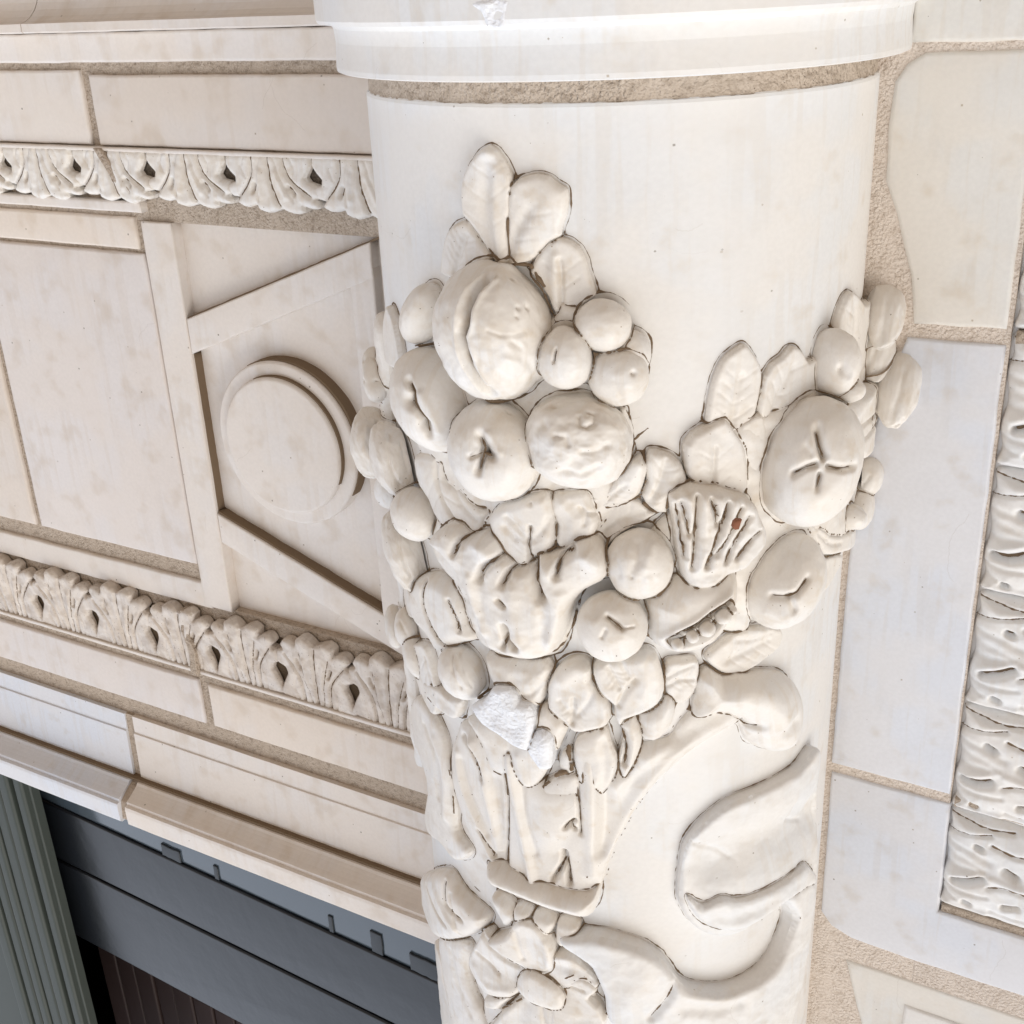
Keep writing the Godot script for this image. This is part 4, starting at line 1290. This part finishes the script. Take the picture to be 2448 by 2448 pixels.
func build_rosette() -> void:
	var g := thing("rosette", "open five-petalled carved flower with a plain oval eye at the photo's lower edge", "rosette", Vector3(.1, 1.4, .26))
	lay(g, "ground_mass", [84,1071,39,1025,-11,984,-36,1007,-68,1034,-76,1063,-71,1109,73,1189,76,1136], {"h": 8, "w": 10, "c": 2.4})
	lay(g, "petal", [70,1035,56,1008,39,1022,22,1029,6,1034,3,1060,23,1091,57,1107,78,1093,86,1071], {"h": 19, "w": 11, "e": .4, "g": [[34.0, 10.0] + [-17,1050,-21,1053], [3.0, 4.0] + [57,1013,36,1031,12,1039], [2.6, 2.6] + [67,1047,38,1063], [14.0, 3.5] + [51,1057,19,1060], [5.0, -2.0] + [71,1072,53,1090,25,1080]]})
	lay(g, "petal", [50,1019,26,997,7,964,-16,961,-31,985,-33,1004,-27,1031,-7,1042,8,1036,24,1030], {"h": 22, "w": 12, "e": .4, "g": [[34.0, 10.0] + [-17,1050,-21,1053], [15.0, 4.0] + [-4,987,-7,1024], [3.0, 2.4] + [11,981,4,1021], [5.0, -2.0] + [-26,983,-28,1015]]})
	lay(g, "petal", [-23,1011,-47,998,-63,1011,-81,1033,-79,1041,-63,1034,-41,1052,-18,1046], {"h": 18, "w": 9, "e": .45, "g": [[34.0, 10.0] + [-17,1050,-21,1053], [8.0, 3.5] + [-35,1020,-56,1016,-73,1026]]})
	lay(g, "petal", [-29,1057,-41,1043,-60,1026,-80,1040,-70,1057,-81,1067,-86,1097,-31,1112,-26,1080], {"h": 19, "w": 11, "e": .4, "g": [[34.0, 10.0] + [-17,1050,-21,1053], [12.0, 4.0] + [-40,1054,-56,1063,-65,1089], [2.5, 3.0] + [-44,1045,-64,1045]]})
	lay(g, "petal", [64,1118,34,1094,4,1063,-17,1075,-36,1076,-39,1117,64,1181,40,1126,61,1134], {"h": 18, "w": 11, "e": .4, "g": [[34.0, 10.0] + [-17,1050,-21,1053], [12.0, 4.0] + [7,1092,13,1131], [4.0, 9.0] + [11,1080,28,1105,39,1121], [3.0, 3.0] + [-15,1084,-20,1113]]})
	lay(g, "flower_eye", [14,1059,7,1044,-5,1036,-20,1040,-36,1051,-43,1065,-39,1081,-21,1086,0,1084,14,1073], {"h": 9, "base": 9.0, "w": 9, "e": .3, "dome": 3, "dw": 22, "n": .3})
	crumbs(g, 0.0, [-42,1032,-51,1025,-60,1017], 17.0, 1.0, .9)
	crumbs(g, 0.0, [36,1116,21,1099,8,1084], 15.0, 1.1, .9)
	crumbs(g, 0.0, [16,1062,9,1045,-4,1037,-21,1041,-37,1052], 10.5, 1.6, .7)
	# shell-like curl on the flank and the stems
	lay(g, "side_curl", [231,1074,233,1061,165,999,124,971,102,981,73,985,53,992,68,1022,105,1059,162,1105,196,1112,233,1113], {"h": 17, "w": 13, "dome": 4, "dw": 25, "g": [[2.6, 4.0] + [173,1027,151,1043,124,1049], [2.0, 4.0] + [109,989,104,1013,96,1038], [3.0, 5.0] + [121,980,117,1010,89,1013], [3.0, 5.0] + [95,968,68,974,55,981], [6.0, -4.0] + [142,1005,122,1023,101,1034]]})
	lay(g, "stem", [176,1115,120,1074,92,1061,103,1105,92,1138,73,1156,69,1187,142,1251,159,1209,171,1169], {"h": 12, "w": 12, "g": [[5.0, 3.0] + [130,1100,121,1141,97,1176]], "dirt": .15})
	lay(g, "stem", [235,1177,190,1163,176,1194,159,1216,136,1249,231,1344,232,1280,234,1224], {"h": 9, "w": 8, "g": [[4.0, 4.0] + [182,1154,166,1202,135,1227], [4.0, 4.0] + [234,1250,233,1327]], "dirt": .15})

func build_scroll() -> void:
	var g := thing("strapwork_scroll", "white carved ribbon curling like a letter beside the rosette, its edges bare tan clay", "scroll", Vector3(-.2, 1.1, .18))
	lay(g, "ribbon", [-347,792,-314,800,-284,801,-249,801,-220,803,-198,814,-179,832,-170,850,-167,874,-165,899,-166,924,-177,950,-193,969,-214,981,-236,984,-260,978,-287,971,-318,974,-360,990,-366,970,-360,918,-353,841], {"h": 16, "w": 7, "e": .65, "c": 1.7, "dirt": .2, "n": .6, "g": [[30.0, 12.5] + [-206,873,-247,867,-337,878], [3.0, 1.6] + [-179,841,-206,862,-222,879], [3.0, 2.0] + [-305,867,-329,882]]}, glaze)
	lay(g, "ribbon", [-208,919,-229,929,-254,932,-282,934,-311,932,-324,933,-346,963,-345,974,-314,966,-284,964,-253,970,-231,971,-202,959,-180,935,-171,907,-188,923], {"h": 13, "base": 12.0, "w": 10, "e": .5, "dirt": .1, "n": .8, "g": [[10.0, 3.0] + [-193,941,-230,950,-266,950]]}, glaze)
	lay(g, "ribbon", [-294,965,-310,996,-310,1014,-292,1046,-273,1060,-255,1064,-229,1064,-200,1056,-173,1040,-159,1017,-147,995,-129,979,-109,970,-80,962,-43,968,-43,980,-59,990,-74,1005,-86,1042,-98,1090,-174,1110,-297,1178,-328,1136,-340,1081,-347,1024,-347,981,-333,962,-312,958], {"h": 25, "w": 9, "e": .6, "c": 1.8, "n": .8, "g": [[5.0, 5.0] + [-158,1026,-152,1043,-135,1071], [10.0, 4.0] + [-174,1063,-208,1077,-234,1080], [14.0, -3.0] + [-123,1013,-110,1049]]}, glaze)
